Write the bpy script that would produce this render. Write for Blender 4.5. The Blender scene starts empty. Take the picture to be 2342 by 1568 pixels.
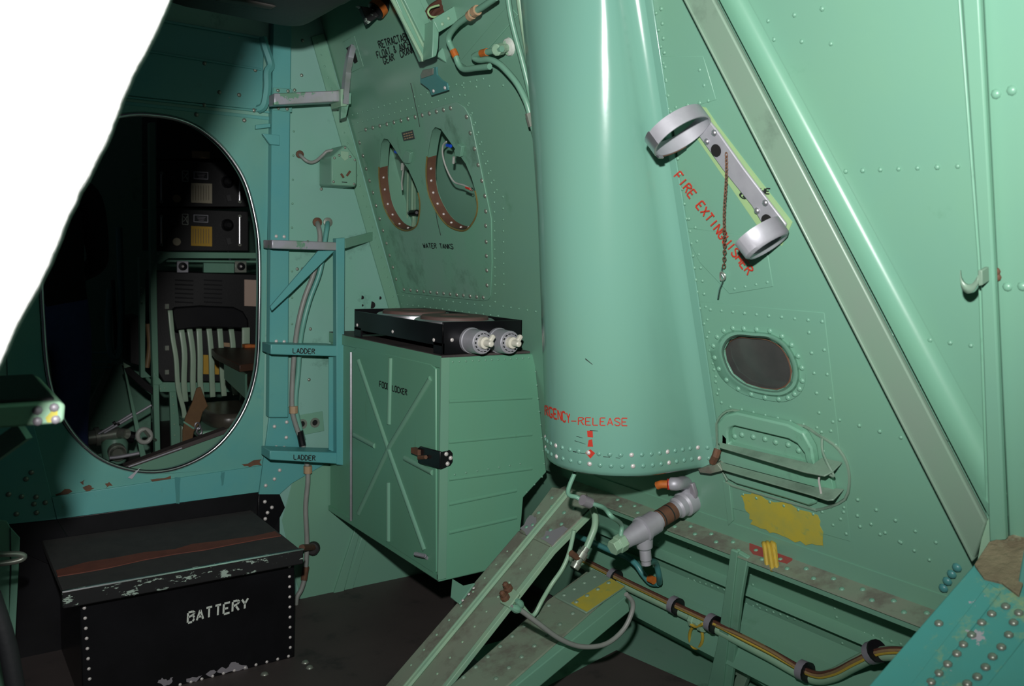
import bpy, bmesh, math, random
from mathutils import Vector, Matrix
from mathutils.geometry import tessellate_polygon
from mathutils.bvhtree import BVHTree
random.seed(7)
PI = math.pi
# ------------------------------------------------------------------ camera
# X = starboard, Y = forward, Z = up, floor at Z = 0.  Photo taken as 2342 x 1568.
IW, IH, FPX = 2342.0, 1568.0, 1983.55
CAM = Vector((0, 0, 1.196))
_y, _p, _r = math.radians(34.479), math.radians(-5.662), math.radians(1.316)
FWD = Vector((math.sin(_y) * math.cos(_p), math.cos(_y) * math.cos(_p), math.sin(_p)))
_r0 = Vector((math.cos(_y), -math.sin(_y), 0)); _u0 = _r0.cross(FWD)
RGT = _r0 * math.cos(_r) + _u0 * math.sin(_r)
UPV = -_r0 * math.sin(_r) + _u0 * math.cos(_r)
scene = bpy.context.scene
col = scene.collection
cd = bpy.data.cameras.new('camera'); cam = bpy.data.objects.new('camera', cd); col.objects.link(cam)
cd.sensor_fit = 'HORIZONTAL'; cd.sensor_width = 36.0; cd.lens = FPX / IW * 36.0
cd.clip_start = 0.02; cd.clip_end = 50
cd.dof.use_dof = True; cd.dof.focus_distance = 2.3; cd.dof.aperture_fstop = 6.3
cam.matrix_world = Matrix(((RGT.x, UPV.x, -FWD.x, CAM.x), (RGT.y, UPV.y, -FWD.y, CAM.y), (RGT.z, UPV.z, -FWD.z, CAM.z), (0, 0, 0, 1)))
scene.camera = cam
# ------------------------------------------------------------------ light: a camera flash above the lens, dim cabin air
world = bpy.data.worlds.new('dim cabin'); scene.world = world; world.use_nodes = True
world.node_tree.nodes['Background'].inputs[0].default_value = (0.75, 0.85, 1.0, 1)
world.node_tree.nodes['Background'].inputs[1].default_value = 0.012
fl = bpy.data.lights.new('camera_flash', 'SPOT'); flo = bpy.data.objects.new('camera_flash', fl); col.objects.link(flo)
FLASH = CAM + UPV * 0.215 - RGT * 0.035 + FWD * 0.02
fl.energy = 186; fl.shadow_soft_size = 0.022; fl.color = (1.0, 0.99, 0.97)
fl.spot_size = math.radians(113); fl.spot_blend = 1.0
flo.location = FLASH
flo.rotation_euler = (FWD + UPV * 0.20 - RGT * 0.12).to_track_quat('-Z', 'Y').to_euler()
flo.scale = (1.9, 1.0, 1.0)               # a flash head throws a wide, low beam
vs = scene.view_settings
vs.view_transform = 'Standard'; vs.look = 'None'; vs.exposure = 0.0; vs.gamma = 1.0
vs.use_curve_mapping = False

# ------------------------------------------------------------------ pixels to directions, planes
def ray(x, y): return RGT * ((x - IW / 2) / FPX) - UPV * ((y - IH / 2) / FPX) + FWD
class Plane:
    def __init__(s, o, n):
        s.o = Vector(o); s.n = Vector(n).normalized()
    def at(s, x, y, off=0.0):
        d = ray(x, y); o = s.o + s.n * off
        return CAM + d * ((o - CAM).dot(s.n) / d.dot(s.n))
    def many(s, pts, off=0.0): return [s.at(p[0], p[1], off) for p in pts]
def PY(v): return Plane((0, v, 0), (0, -1, 0))
def PX(v): return Plane((v, 0, 0), (-1, 0, 0))
def PZ(v): return Plane((0, 0, v), (0, 0, 1))
YB = 2.8                                   # forward bulkhead
BH = PY(YB)
WT = BH.at(742, 76); WB = BH.at(916, 706)  # slanted corner between bulkhead and hull side
_n = (WB - WT).cross(Vector((0, 1, 0))).normalized()
if _n.x > 0: _n = -_n
SW = Plane(WT, _n)                         # starboard hull side, leaning inboard
LW = Plane(WT - _n * 0.05, _n)             # hull side under the longeron
def wx(z, off=0.0):                        # hull side X at height z
    o = SW.o + SW.n * off
    return o.x - SW.n.z / SW.n.x * (z - o.z)
def sw(y, z, off=0.0): return Vector((wx(z, off), y, z))

# ------------------------------------------------------------------ materials
MATS = {}
def mat(name, c, rough=0.5, metal=0.0, c2=None, scale=6.0, amt=0.5, wear=None, wear_at=0.68, wear_scale=30.0, bump=0.0, bscale=60.0, spec=0.5, stretch=(1, 1, 1), dirt=None, dirt_at=0.6, dirt_scale=9.0, trans=0.0):
    m = bpy.data.materials.new(name); m.use_nodes = True
    nt = m.node_tree; nd = nt.nodes; L = nt.links
    b = nd['Principled BSDF']
    b.inputs['Roughness'].default_value = rough; b.inputs['Metallic'].default_value = metal
    b.inputs['Specular IOR Level'].default_value = spec
    if trans: b.inputs['Transmission Weight'].default_value = trans
    geo = nd.new('ShaderNodeNewGeometry'); mp = nd.new('ShaderNodeMapping')
    mp.inputs['Scale'].default_value = stretch
    L.new(geo.outputs['Position'], mp.inputs['Vector'])
    def noise(sc, det=5.0, ro=0.6):
        n = nd.new('ShaderNodeTexNoise'); n.inputs['Scale'].default_value = sc
        n.inputs['Detail'].default_value = det; n.inputs['Roughness'].default_value = ro
        L.new(mp.outputs['Vector'], n.inputs['Vector']); return n
    def ramp(src, a, bb):
        r = nd.new('ShaderNodeMapRange'); r.inputs['From Min'].default_value = a; r.inputs['From Max'].default_value = bb
        L.new(src, r.inputs['Value']); return r.outputs['Result']
    def mix(f, a, bcol):
        x = nd.new('ShaderNodeMix'); x.data_type = 'RGBA'
        L.new(f, x.inputs['Factor'])
        if isinstance(a, tuple): x.inputs['A'].default_value = (*a, 1)
        else: L.new(a, x.inputs['A'])
        x.inputs['B'].default_value = (*bcol, 1)
        return x.outputs['Result']
    cur = tuple(c)
    if c2:
        n = noise(scale); f = ramp(n.outputs['Fac'], 0.5 - 0.5 * amt * 0.6, 0.5 + 0.3)
        cur = mix(f, cur, c2)
    if dirt:
        n = noise(dirt_scale, 8.0, 0.7); cur = mix(ramp(n.outputs['Fac'], dirt_at, dirt_at + 0.14), cur, dirt)
    if wear:
        n = noise(wear_scale, 6.0, 0.65); f = ramp(n.outputs['Fac'], wear_at, wear_at + 0.02)
        cur = mix(f, cur, wear)
    if isinstance(cur, tuple): b.inputs['Base Color'].default_value = (*cur, 1)
    else: L.new(cur, b.inputs['Base Color'])
    if bump:
        n = noise(bscale, 4.0); bp = nd.new('ShaderNodeBump'); bp.inputs['Strength'].default_value = bump
        bp.inputs['Distance'].default_value = 0.01
        L.new(n.outputs['Fac'], bp.inputs['Height']); L.new(bp.outputs['Normal'], b.inputs['Normal'])
    MATS[name] = m; return m
GRN = (0.160, 0.345, 0.252)
mat('green', GRN, 0.34, c2=(0.172, 0.358, 0.240), scale=3.0, bump=0.025, bscale=14, dirt=(0.12, 0.28, 0.18), dirt_at=0.66, dirt_scale=5)
mat('green_gloss', (0.160, 0.352, 0.280), 0.17, c2=(0.168, 0.355, 0.268), scale=3.0, wear=(0.36, 0.42, 0.30), wear_at=0.755, wear_scale=24, bump=0.02, bscale=9, dirt=(0.13, 0.29, 0.19), dirt_at=0.68, dirt_scale=6)
mat('bulk_green', (0.190, 0.425, 0.33), 0.42, c2=(0.235, 0.42, 0.38), scale=2.2, dirt=(0.10, 0.21, 0.17), dirt_at=0.6, dirt_scale=7, bump=0.03, bscale=20)
mat('green_stain', (0.160, 0.385, 0.255), 0.42, c2=(0.205, 0.35, 0.285), scale=3.2, dirt=(0.10, 0.21, 0.145), dirt_at=0.56, dirt_scale=7, stretch=(1, 1, 0.7), bump=0.03, bscale=20)
mat('green_streak', (0.135, 0.360, 0.240), 0.38, c2=(0.145, 0.345, 0.22), scale=5, dirt=(0.105, 0.23, 0.11), dirt_at=0.64, dirt_scale=14, stretch=(1, 1, 0.12), bump=0.02, bscale=12)
mat('dirty', (0.225, 0.255, 0.195), 0.48, c2=(0.185, 0.275, 0.19), scale=6, dirt=(0.155, 0.148, 0.12), dirt_at=0.47, dirt_scale=9, bump=0.05, bscale=60)
mat('strut_grey', (0.185, 0.295, 0.215), 0.36, c2=(0.20, 0.28, 0.22), scale=7, dirt=(0.13, 0.20, 0.15), dirt_at=0.56, dirt_scale=6)
mat('teal', (0.086, 0.335, 0.345), 0.42, c2=(0.125, 0.365, 0.315), scale=3.2, amt=0.7, dirt=(0.10, 0.22, 0.18), dirt_at=0.62, dirt_scale=8, wear=(0.30, 0.36, 0.32), wear_at=0.735, wear_scale=26, bump=0.03, bscale=40)
mat('teal_light', (0.078, 0.315, 0.305), 0.42, c2=(0.20, 0.40, 0.28), scale=1.3, dirt=(0.075, 0.29, 0.28), dirt_at=0.6, dirt_scale=5, wear=(0.05, 0.04, 0.025), wear_at=0.75, wear_scale=22, bump=0.03, bscale=40)
mat('teal_blue', (0.06, 0.235, 0.235), 0.38, c2=(0.075, 0.24, 0.21), scale=9)
mat('teal_chip', (0.070, 0.320, 0.300), 0.40, c2=(0.08, 0.30, 0.26), scale=9, dirt=(0.33, 0.40, 0.17), dirt_at=0.55, dirt_scale=13, wear=(0.42, 0.38, 0.43), wear_at=0.61, wear_scale=20, bump=0.03, bscale=40)
mat('pale_green', (0.30, 0.46, 0.31), 0.40, c2=(0.22, 0.42, 0.30), scale=12, dirt=(0.20, 0.20, 0.14), dirt_at=0.62, dirt_scale=30)
mat('primer', (0.32, 0.48, 0.22), 0.55, c2=(0.28, 0.45, 0.24), scale=20)
mat('alu', (0.55, 0.55, 0.58), 0.36, 0.85, c2=(0.42, 0.42, 0.46), scale=14, bump=0.02)
mat('alu_matt', (0.46, 0.46, 0.50), 0.48, 0.35, c2=(0.36, 0.36, 0.40), scale=18, bump=0.03)
mat('alu_worn', (0.42, 0.41, 0.48), 0.40, 0.4, c2=(0.30, 0.36, 0.30), scale=16, wear=(0.18, 0.36, 0.25), wear_at=0.56, wear_scale=18)
mat('steel', (0.62, 0.62, 0.64), 0.22, 1.0)
mat('bolt', (0.30, 0.30, 0.26), 0.38, 0.5, c2=(0.20, 0.28, 0.22), scale=60)
mat('bolt_white', (0.62, 0.58, 0.56), 0.45, 0.2)
mat('black', (0.006, 0.006, 0.007), 0.34, spec=0.35, c2=(0.010, 0.010, 0.012), scale=9, dirt=(0.022, 0.021, 0.02), dirt_at=0.62, dirt_scale=12)
mat('black_worn', (0.005, 0.005, 0.006), 0.28, spec=0.35, c2=(0.009, 0.009, 0.011), scale=7, wear=(0.20, 0.20, 0.17), wear_at=0.745, wear_scale=26)
mat('black_edge', (0.02, 0.02, 0.021), 0.28, wear=(0.33, 0.42, 0.36), wear_at=0.58, wear_scale=26, stretch=(1, 1, 2.5))
mat('black_matt', (0.018, 0.017, 0.017), 0.75, c2=(0.03, 0.028, 0.027), scale=40, bump=0.1, bscale=200)
mat('tread', (0.030, 0.029, 0.029), 0.85, c2=(0.045, 0.042, 0.04), scale=22, bump=0.25, bscale=400)
mat('tread_red', (0.16, 0.045, 0.028), 0.7, c2=(0.11, 0.03, 0.02), scale=30)
mat('radio', (0.011, 0.011, 0.012), 0.42, bump=0.08, bscale=240)
mat('radio_fade', (0.028, 0.028, 0.030), 0.55)
mat('floor_brown', (0.072, 0.058, 0.055), 0.62, c2=(0.050, 0.042, 0.041), scale=3, dirt=(0.030, 0.027, 0.027), dirt_at=0.55, dirt_scale=6, bump=0.06, bscale=120)
mat('burner', (0.13, 0.075, 0.062), 0.62, c2=(0.09, 0.06, 0.055), scale=25)
mat('rust', (0.14, 0.062, 0.030), 0.75, c2=(0.07, 0.042, 0.03), scale=50)
mat('brown_tape', (0.125, 0.060, 0.038), 0.65, c2=(0.16, 0.085, 0.05), scale=30, wear=(0.20, 0.16, 0.05), wear_at=0.70, wear_scale=40)
mat('tape_edge', (0.19, 0.15, 0.04), 0.7, c2=(0.13, 0.09, 0.03), scale=60)
mat('red', (0.55, 0.035, 0.018), 0.5, c2=(0.42, 0.05, 0.03), scale=60)
mat('red_patch', (0.36, 0.055, 0.05), 0.5, c2=(0.28, 0.07, 0.06), scale=40)
mat('yellow', (0.47, 0.40, 0.05), 0.55, c2=(0.36, 0.36, 0.08), scale=22, dirt=(0.20, 0.33, 0.12), dirt_at=0.58, dirt_scale=28)
mat('yellow_cord', (0.50, 0.36, 0.04), 0.6, c2=(0.42, 0.30, 0.05), scale=70)
mat('yellow_card', (0.55, 0.33, 0.03), 0.6, c2=(0.50, 0.29, 0.03), scale=20)
mat('cream', (0.50, 0.45, 0.32), 0.6, c2=(0.44, 0.40, 0.29), scale=30)
mat('pink_card', (0.50, 0.37, 0.30), 0.65)
mat('tan', (0.40, 0.27, 0.16), 0.6)
mat('ink', (0.012, 0.018, 0.016), 0.6)
mat('ink_faint', (0.16, 0.13, 0.09), 0.7)
mat('white_paint', (0.62, 0.66, 0.60), 0.55, c2=(0.45, 0.50, 0.45), scale=80)
mat('knob_white', (0.70, 0.68, 0.58), 0.35)
mat('cloth', (0.66, 0.66, 0.64), 0.95, bump=0.5, bscale=300, c2=(0.60, 0.60, 0.58), scale=40)
mat('dark_vinyl', (0.012, 0.013, 0.015), 0.55, c2=(0.018, 0.018, 0.02), scale=12, bump=0.06, bscale=80)
mat('duct_lit_tone', (0.05, 0.046, 0.042), 0.6)  # lighter than the vinyl: the lit top of the duct as colour
mat('cushion', (0.055, 0.05, 0.04), 0.32, c2=(0.075, 0.068, 0.05), scale=10, bump=0.08, bscale=30)
mat('chair_paint', (0.34, 0.46, 0.34), 0.33, c2=(0.28, 0.42, 0.30), scale=16)
mat('wood', (0.045, 0.024, 0.016), 0.40, c2=(0.075, 0.038, 0.022), scale=9, stretch=(0.3, 3, 3))
mat('webbing', (0.155, 0.088, 0.038), 0.85, c2=(0.12, 0.065, 0.03), scale=25, bump=0.15, bscale=160)
mat('jeans', (0.045, 0.065, 0.20), 0.85, c2=(0.055, 0.08, 0.24), scale=24, bump=0.12, bscale=260)
mat('shirt', (0.012, 0.012, 0.014), 0.9)
mat('skin', (0.42, 0.24, 0.17), 0.55)
mat('hair', (0.03, 0.02, 0.014), 0.7)
mat('orange', (0.50, 0.13, 0.015), 0.6, c2=(0.30, 0.09, 0.02), scale=70)
mat('brown_cable', (0.10, 0.035, 0.022), 0.45, c2=(0.06, 0.025, 0.018), scale=20)
mat('wire_tan', (0.27, 0.17, 0.075), 0.45, c2=(0.18, 0.13, 0.08), scale=30, stretch=(6, 1, 6))
mat('grey_cable', (0.26, 0.27, 0.25), 0.45, c2=(0.20, 0.22, 0.20), scale=20)
mat('grey_strap', (0.20, 0.19, 0.22), 0.5)
mat('blue', (0.01, 0.07, 0.55), 0.4)
mat('wire_white', (0.42, 0.44, 0.40), 0.4)
mat('glass_dark', (0.045, 0.048, 0.046), 0.16, c2=(0.07, 0.068, 0.064), scale=12, spec=0.6)
mat('plate_black', (0.03, 0.032, 0.035), 0.35)
mat('lead_grey', (0.30, 0.28, 0.31), 0.5, 0.3)
mat('mud', (0.23, 0.20, 0.12), 0.85, c2=(0.13, 0.10, 0.06), scale=22, dirt=(0.30, 0.33, 0.22), dirt_at=0.56, dirt_scale=24, bump=0.6, bscale=50)
mat('hole', (0.004, 0.004, 0.004), 0.9)

# ------------------------------------------------------------------ mesh builder
def basis(d):
    d = Vector(d).normalized()
    a = Vector((0, 0, 1)) if abs(d.z) < 0.9 else Vector((1, 0, 0))
    u = d.cross(a).normalized(); return u, d.cross(u).normalized(), d
def catmull(pts, k=6, closed=False):
    pts = [Vector(p) for p in pts]; n = len(pts)
    if n < 3 or k <= 1: return pts
    out = []
    rng = n if closed else n - 1
    for i in range(rng):
        if closed: a, b, c, d = pts[(i - 1) % n], pts[i], pts[(i + 1) % n], pts[(i + 2) % n]
        else: a, b, c, d = pts[max(i - 1, 0)], pts[i], pts[i + 1], pts[min(i + 2, n - 1)]
        for j in range(k):
            t = j / k
            out.append(0.5 * ((2 * b) + (c - a) * t + (2 * a - 5 * b + 4 * c - d) * t * t + (3 * b - a - 3 * c + d) * t ** 3))
    if not closed: out.append(pts[-1])
    return out
class G:
    def __init__(s): s.v = []; s.f = []
    def add(s, vs, fs):
        o = len(s.v); s.v += [Vector(v) for v in vs]; s.f += [tuple(i + o for i in f) for f in fs]; return s
    def extr(s, pts, d, holes=()):
        """polygon (list of points) with holes, extruded along vector d"""
        d = Vector(d); loops = [[Vector(p) for p in pts]] + [[Vector(p) for p in h] for h in holes]
        flat = [p for l in loops for p in l]; n = len(flat)
        if holes or len(pts) > 4: tri = [tuple(t) for t in tessellate_polygon(loops)]
        else: tri = [tuple(range(len(pts)))]
        fs = []
        # orient front faces against d
        a = Vector((0, 0, 0))
        for i in range(len(loops[0])): a += loops[0][i].cross(loops[0][(i + 1) % len(loops[0])])
        for t in tri:
            p = [flat[i] for i in t]; nn = (p[1] - p[0]).cross(p[2] - p[0])
            if nn.dot(d) > 0: t = t[::-1]
            fs.append(t); fs.append(tuple(i + n for i in t[::-1]))
        o = 0
        for k, l in enumerate(loops):
            m = len(l); ar = Vector((0, 0, 0))
            for i in range(m): ar += l[i].cross(l[(i + 1) % m])
            flip = (ar.dot(d) > 0) != (k > 0)
            for i in range(m):
                j = (i + 1) % m; q = (o + i, o + j, o + j + n, o + i + n)
                fs.append(q if flip else q[::-1])
            o += m
        return s.add(flat + [p + d for p in flat], fs)
    def box(s, lo, hi):
        (a, b, c), (d, e, f) = lo, hi
        return s.extr([(a, b, c), (d, b, c), (d, b, f), (a, b, f)], (0, e - b, 0))
    def bar(s, p0, p1, w, h, up=(0, 0, 1)):
        p0, p1 = Vector(p0), Vector(p1); d = p1 - p0; up = Vector(up)
        u = d.cross(up).normalized(); v = u.cross(d).normalized()
        q = [p0 + u * w / 2 + v * h / 2, p0 - u * w / 2 + v * h / 2, p0 - u * w / 2 - v * h / 2, p0 + u * w / 2 - v * h / 2]
        return s.extr(q, d)
    def tube(s, pts, r, n=8, closed=False, k=1, r2=None, cap=True):
        pts = catmull(pts, k, closed); m = len(pts); vs = []; fs = []
        t0 = None; u = None
        for i, p in enumerate(pts):
            if closed: t = (pts[(i + 1) % m] - pts[(i - 1) % m])
            else: t = pts[min(i + 1, m - 1)] - pts[max(i - 1, 0)]
            if t.length < 1e-9: t = t0 or Vector((0, 0, 1))
            t.normalize()
            if u is None: u = basis(t)[0]
            u = (u - t * u.dot(t)); u = basis(t)[0] if u.length < 1e-6 else u.normalized()
            w = t.cross(u); t0 = t
            rr = r if r2 is None else r + (r2 - r) * i / max(m - 1, 1)
            if isinstance(r, (list, tuple)): rr = r[i]
            for j in range(n):
                a = 2 * PI * j / n; vs.append(p + (u * math.cos(a) + w * math.sin(a)) * rr)
        for i in range(m if closed else m - 1):
            for j in range(n):
                a, b = i * n + j, i * n + (j + 1) % n; c, d = ((i + 1) % m) * n + (j + 1) % n, ((i + 1) % m) * n + j
                fs.append((a, b, c, d))
        if not closed and cap: fs += [tuple(range(n))[::-1], tuple((m - 1) * n + j for j in range(n))]
        return s.add(vs, fs)
    def lathe(s, o, d, prof, n=20, cap=True):
        """prof: (distance along d, radius)"""
        o = Vector(o); u, w, d = basis(d); vs = []; fs = []; m = len(prof)
        for t, r in prof:
            for j in range(n):
                a = 2 * PI * j / n; vs.append(o + d * t + (u * math.cos(a) + w * math.sin(a)) * r)
        for i in range(m - 1):
            for j in range(n):
                fs.append((i * n + j, i * n + (j + 1) % n, (i + 1) * n + (j + 1) % n, (i + 1) * n + j))
        if cap: fs += [tuple(range(n))[::-1], tuple((m - 1) * n + j for j in range(n))]
        return s.add(vs, fs)
    def cyl(s, p0, p1, r, n=14, r2=None):
        p0, p1 = Vector(p0), Vector(p1); L = (p1 - p0).length
        return s.lathe(p0, p1 - p0, [(0, r), (L, r if r2 is None else r2)], n)
    def dome(s, p, nrm, r, h=None, n=7):
        h = h or r * 0.55
        return s.lathe(Vector(p) - Vector(nrm).normalized() * r * 0.2, nrm, [(0, r), (r * 0.2, r), (r * 0.2 + h * 0.65, r * 0.75), (r * 0.2 + h, r * 0.28)], n)
    def grid(s, rows, closed=False):
        m = len(rows); n = len(rows[0]); fs = []
        for i in range(m - 1):
            for j in range(n if closed else n - 1):
                k = (j + 1) % n; fs.append((i * n + j, i * n + k, (i + 1) * n + k, (i + 1) * n + j))
        return s.add([p for r in rows for p in r], fs)
    def obj(s, name, m, parent=None, smooth=30, bevel=0.0, solid=0.0, loc=None, recalc=False):
        base = wloc(parent) if parent else Vector((0, 0, 0))
        if loc is None:
            lo = Vector([min(v[i] for v in s.v) for i in range(3)]); hi = Vector([max(v[i] for v in s.v) for i in range(3)])
            loc = (lo + hi) / 2; loc.z = lo.z
        me = bpy.data.meshes.new(name); me.from_pydata([v - loc for v in s.v], [], s.f); me.update()
        if recalc:
            bm = bmesh.new(); bm.from_mesh(me); bmesh.ops.recalc_face_normals(bm, faces=bm.faces); bm.to_mesh(me); bm.free()
        me.materials.append(MATS[m])
        o = bpy.data.objects.new(name, me); col.objects.link(o); o.location = loc - base
        if parent: o.parent = parent
        if solid:
            md = o.modifiers.new('solid', 'SOLIDIFY'); md.thickness = solid; md.offset = 0
        if bevel:
            md = o.modifiers.new('bevel', 'BEVEL'); md.width = bevel; md.segments = 2; md.limit_method = 'ANGLE'; md.angle_limit = math.radians(40)
        if smooth:
            me.shade_smooth(); me.set_sharp_from_angle(angle=math.radians(smooth))
        return o
def wloc(o):
    l = Vector(o.location)
    while o.parent: o = o.parent; l = l + Vector(o.location)
    return l
def tag(o, label, cat, group=None):
    o['label'] = label; o['category'] = cat
    if group: o['group'] = group
    return o
def thing(name, loc, label, cat, group=None):
    o = bpy.data.objects.new(name, None); col.objects.link(o); o.location = Vector(loc); o.empty_display_size = 0.05
    return tag(o, label, cat, group)
def struct(o):
    o['kind'] = 'structure'; return o
def stuff(o):
    o['kind'] = 'stuff'; return o
def slab(name, pl, px, off, th, m, parent=None, bevel=0.0015, holes=(), **kw):
    """outline traced on a plane of the place, front at height off over it, th thick"""
    return G().extr(pl.many(px, off), -pl.n * th, [pl.many(h, off) for h in holes]).obj(name, m, parent, bevel=bevel, **kw)
def cyl(name, p0, p1, r, m, parent=None, n=14, r2=None, bevel=0): return G().cyl(p0, p1, r, n, r2).obj(name, m, parent, bevel=bevel)
def tube(name, pts, r, m, parent=None, k=6, n=8, **kw): return G().tube(pts, r, n, k=k, **kw).obj(name, m, parent, smooth=50)
def jag(px, amp, n=4):
    """ragged outline for paint and chips"""
    out = []
    for i in range(len(px)):
        a, b = px[i], px[(i + 1) % len(px)]
        for k in range(n):
            t = k / n; out.append((a[0] + (b[0] - a[0]) * t + random.uniform(-amp, amp), a[1] + (b[1] - a[1]) * t + random.uniform(-amp, amp)))
    return out
def lerp(a, b, t): return (a[0] + (b[0] - a[0]) * t, a[1] + (b[1] - a[1]) * t)
def rowpts(pl, a, b, n, off=0.0):
    A, B = pl.at(*a, off), pl.at(*b, off); return [A + (B - A) * (i / max(n - 1, 1)) for i in range(n)]
def rivets(name, pl, rows, r, m, parent, off=0.0):
    """small rivets, too small to pick apart: one part"""
    g = G()
    for a, b, n in rows:
        for p in rowpts(pl, a, b, n, off): g.dome(p, pl.n, r * random.uniform(0.9, 1.1), n=6)
    return stuff(g.obj(name, m, parent, smooth=60))
def band(rows, nrm, t):
    """closed strip of rows of points given a thickness t along per-point outward directions"""
    g = G(); a, b = rows[0], rows[-1]; R = [[p + n * t for p, n in zip(r, nrm)] for r in rows]
    g.grid(R + [b][:1] + rows[::-1][1:] + [R[0]]); return g
_bolt = {}
def bolts(name, pl_n, pts, r, m, parent, h=None):
    """rivets and screws big enough to be told apart: one object each, shared mesh"""
    key = (name, round(r, 5), m, tuple(round(c, 3) for c in pl_n))
    base = wloc(parent)
    for p in pts:
        if key not in _bolt:
            o = G().dome(Vector((0, 0, 0)), pl_n, r, h, n=8).obj(name, m, parent, smooth=60, loc=Vector((0, 0, 0))); _bolt[key] = o.data
        else:
            o = bpy.data.objects.new(name, _bolt[key]); col.objects.link(o); o.parent = parent
        o.location = Vector(p) - base
# stencil lettering: strokes on a 4 x 6 cell, drawn as separate bridged strokes
FONT = {'A': '0026 2640 1232', 'B': '0006 0636 3645 4534 0334 3442 4230 0030', 'C': '4536 3616 1605 0501 0110 1030 3041', 'D': '0006 0626 2644 4442 4220 0020', 'E': '0006 0646 0333 0040', 'F': '0006 0646 0333',
        'G': '4536 3616 1605 0501 0110 1030 3042 2242', 'H': '0006 4046 0343', 'I': '2026', 'K': '0006 0346 1340', 'L': '0006 0040', 'M': '0006 0623 2346 4640', 'N': '0006 0640 4046', 'O': '1605 0501 0110 1030 3041 4145 4536 3616',
        'Q': '1605 0501 0110 1030 3041 4145 4536 3616 2240', 'R': '0006 0636 3645 4534 0334 2340', 'S': '4536 3616 1605 0504 0442 4241 4130 3010 1001', 'T': '2026 0646', 'U': '0601 0110 1030 3041 4146', 'W': '0610 1024 2430 3046', 'X': '0046 0640', 'Y': '2023 2306 2346', 'Z': '0646 4600 0040', '-': '0343', '&': '4015 1526 2635 3502 0210 1020 2042', '.': '1020'}
def text(name, s, hitfn, bl, br, tl, m, parent, w=1.25, lift=0.0006, gap=0.14):
    """bl, br, tl: photo corners of the line of writing (bottom left, bottom right, top left)"""
    g = G(); N = len(s); adv = 1.0 / (N * 5.4 - 1.4)
    def at(x, y):
        u, v = x * adv, y / 6.0
        return hitfn(bl[0] + (br[0] - bl[0]) * u + (tl[0] - bl[0]) * v, bl[1] + (br[1] - bl[1]) * u + (tl[1] - bl[1]) * v)
    for i, ch in enumerate(s):
        for st in FONT.get(ch, '').split():
            x0, y0, x1, y1 = [float(c) for c in st]
            L = math.hypot(x1 - x0, y1 - y0); dx, dy = (x1 - x0) / L, (y1 - y0) / L
            e = gap if L > 2 else -0.1
            x0 += dx * e; y0 += dy * e; x1 -= dx * e; y1 -= dy * e
            px, py = -dy * w / 2, dx * w / 2
            q = [(x0 + px, y0 + py), (x0 - px, y0 - py), (x1 - px, y1 - py), (x1 + px, y1 + py)]
            P = [at(i * 5.4 + a, b) for a, b in q]
            if any(p is None for p in P): continue
            nn = (P[1] - P[0]).cross(P[2] - P[0]).normalized()
            if nn.dot(CAM - P[0]) < 0: nn = -nn
            g.extr([p + nn * lift for p in P], -nn * lift * 0.8)
    return g.obj(name, m, parent, smooth=0)
# ------------------------------------------------------------------ the setting
ZT = 2.25
X0 = -0.55
OVR = [(400, 272), (450, 292), (500, 330), (540, 380), (565, 430), (583, 500), (591, 560), (593, 640), (592, 720), (590, 800), (583, 860), (565, 920), (535, 975), (490, 1025), (430, 1060)]
XC = 0.605
_h = [BH.at(330, 262), *BH.many(OVR), BH.at(375, 1076)]
_h = [Vector((max(p.x, XC), YB, p.z)) for p in _h]; _h[0].x = XC; _h[-1].x = XC
OVAL = _h + [Vector((2 * XC - p.x, YB, p.z)) for p in _h[-2:0:-1]]
OVAL = catmull(OVAL, 4, True)
def oval_off(k):       # oval scaled outwards by k metres
    c = Vector((XC, YB, 1.05)); return [p + (p - c).normalized() * k for p in OVAL]
wf = struct(G().extr([(X0, YB, 0), (wx(0), YB, 0), (wx(ZT), YB, ZT), (X0, YB, ZT)], (0, 0.03, 0), [OVAL]).obj('wall_forward', 'bulk_green'))
# steel rim round the oval doorway
g = G(); g.tube([p + Vector((0, -0.004, 0)) for p in OVAL], 0.006, 8, closed=True); g.obj('door_rim', 'steel', wf, smooth=60)
# pressed doorway panel, light and worn, with the doorway cut out of it
PAN = BH.many([(283, 236), (617, 270), (600, 1066), (118, 1136), (60, 900)], 0.004)
PAN[0] = Vector((0.20, YB - 0.004, PAN[0].z)); PAN[4] = Vector((0.20, YB - 0.004, PAN[4].z))
G().extr(PAN, (0, 0.004, 0), [[p + Vector((0, -0.004, 0)) for p in oval_off(0.008)]]).obj('doorway_panel', 'teal_light', wf, bevel=0.001)
slab('sill_plate', BH, [(118, 1136), (600, 1064), (592, 1125), (130, 1187)], 0.010, 0.010, 'teal', wf)
slab('kick_plate', BH, [(130, 1187), (592, 1125), (640, 1130), (640, 1400), (130, 1460)], 0.003, 0.003, 'black', wf)
slab('gusset', BH, [(-140, 900), (60, 900), (118, 1136), (130, 1187), (-140, 1215)], 0.008, 0.008, 'teal', wf)
slab('gusset', BH, [(-140, 1215), (130, 1187), (175, 1262), (110, 1290), (-140, 1180)], 0.007, 0.007, 'black_worn', wf)
slab('gusset', BH, [(617, 945), (665, 930), (702, 1030), (742, 1062), (668, 1105), (640, 1130), (592, 1130)], 0.009, 0.009, 'teal', wf)
slab('gusset', BH, [(592, 1130), (640, 1130), (652, 1160), (612, 1238), (588, 1190)], 0.010, 0.010, 'black_worn', wf)
slab('post', BH, [(626, 40), (668, 40), (664, 300), (661, 700), (660, 955), (615, 955), (617, 700), (621, 300)], 0.034, 0.034, 'teal', wf, bevel=0.004)
slab('lower_panel', BH, [(668, 1105), (742, 1062), (1010, 1000), (1010, 1330), (688, 1370), (645, 1190)], 0.003, 0.003, 'green', wf)
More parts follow.
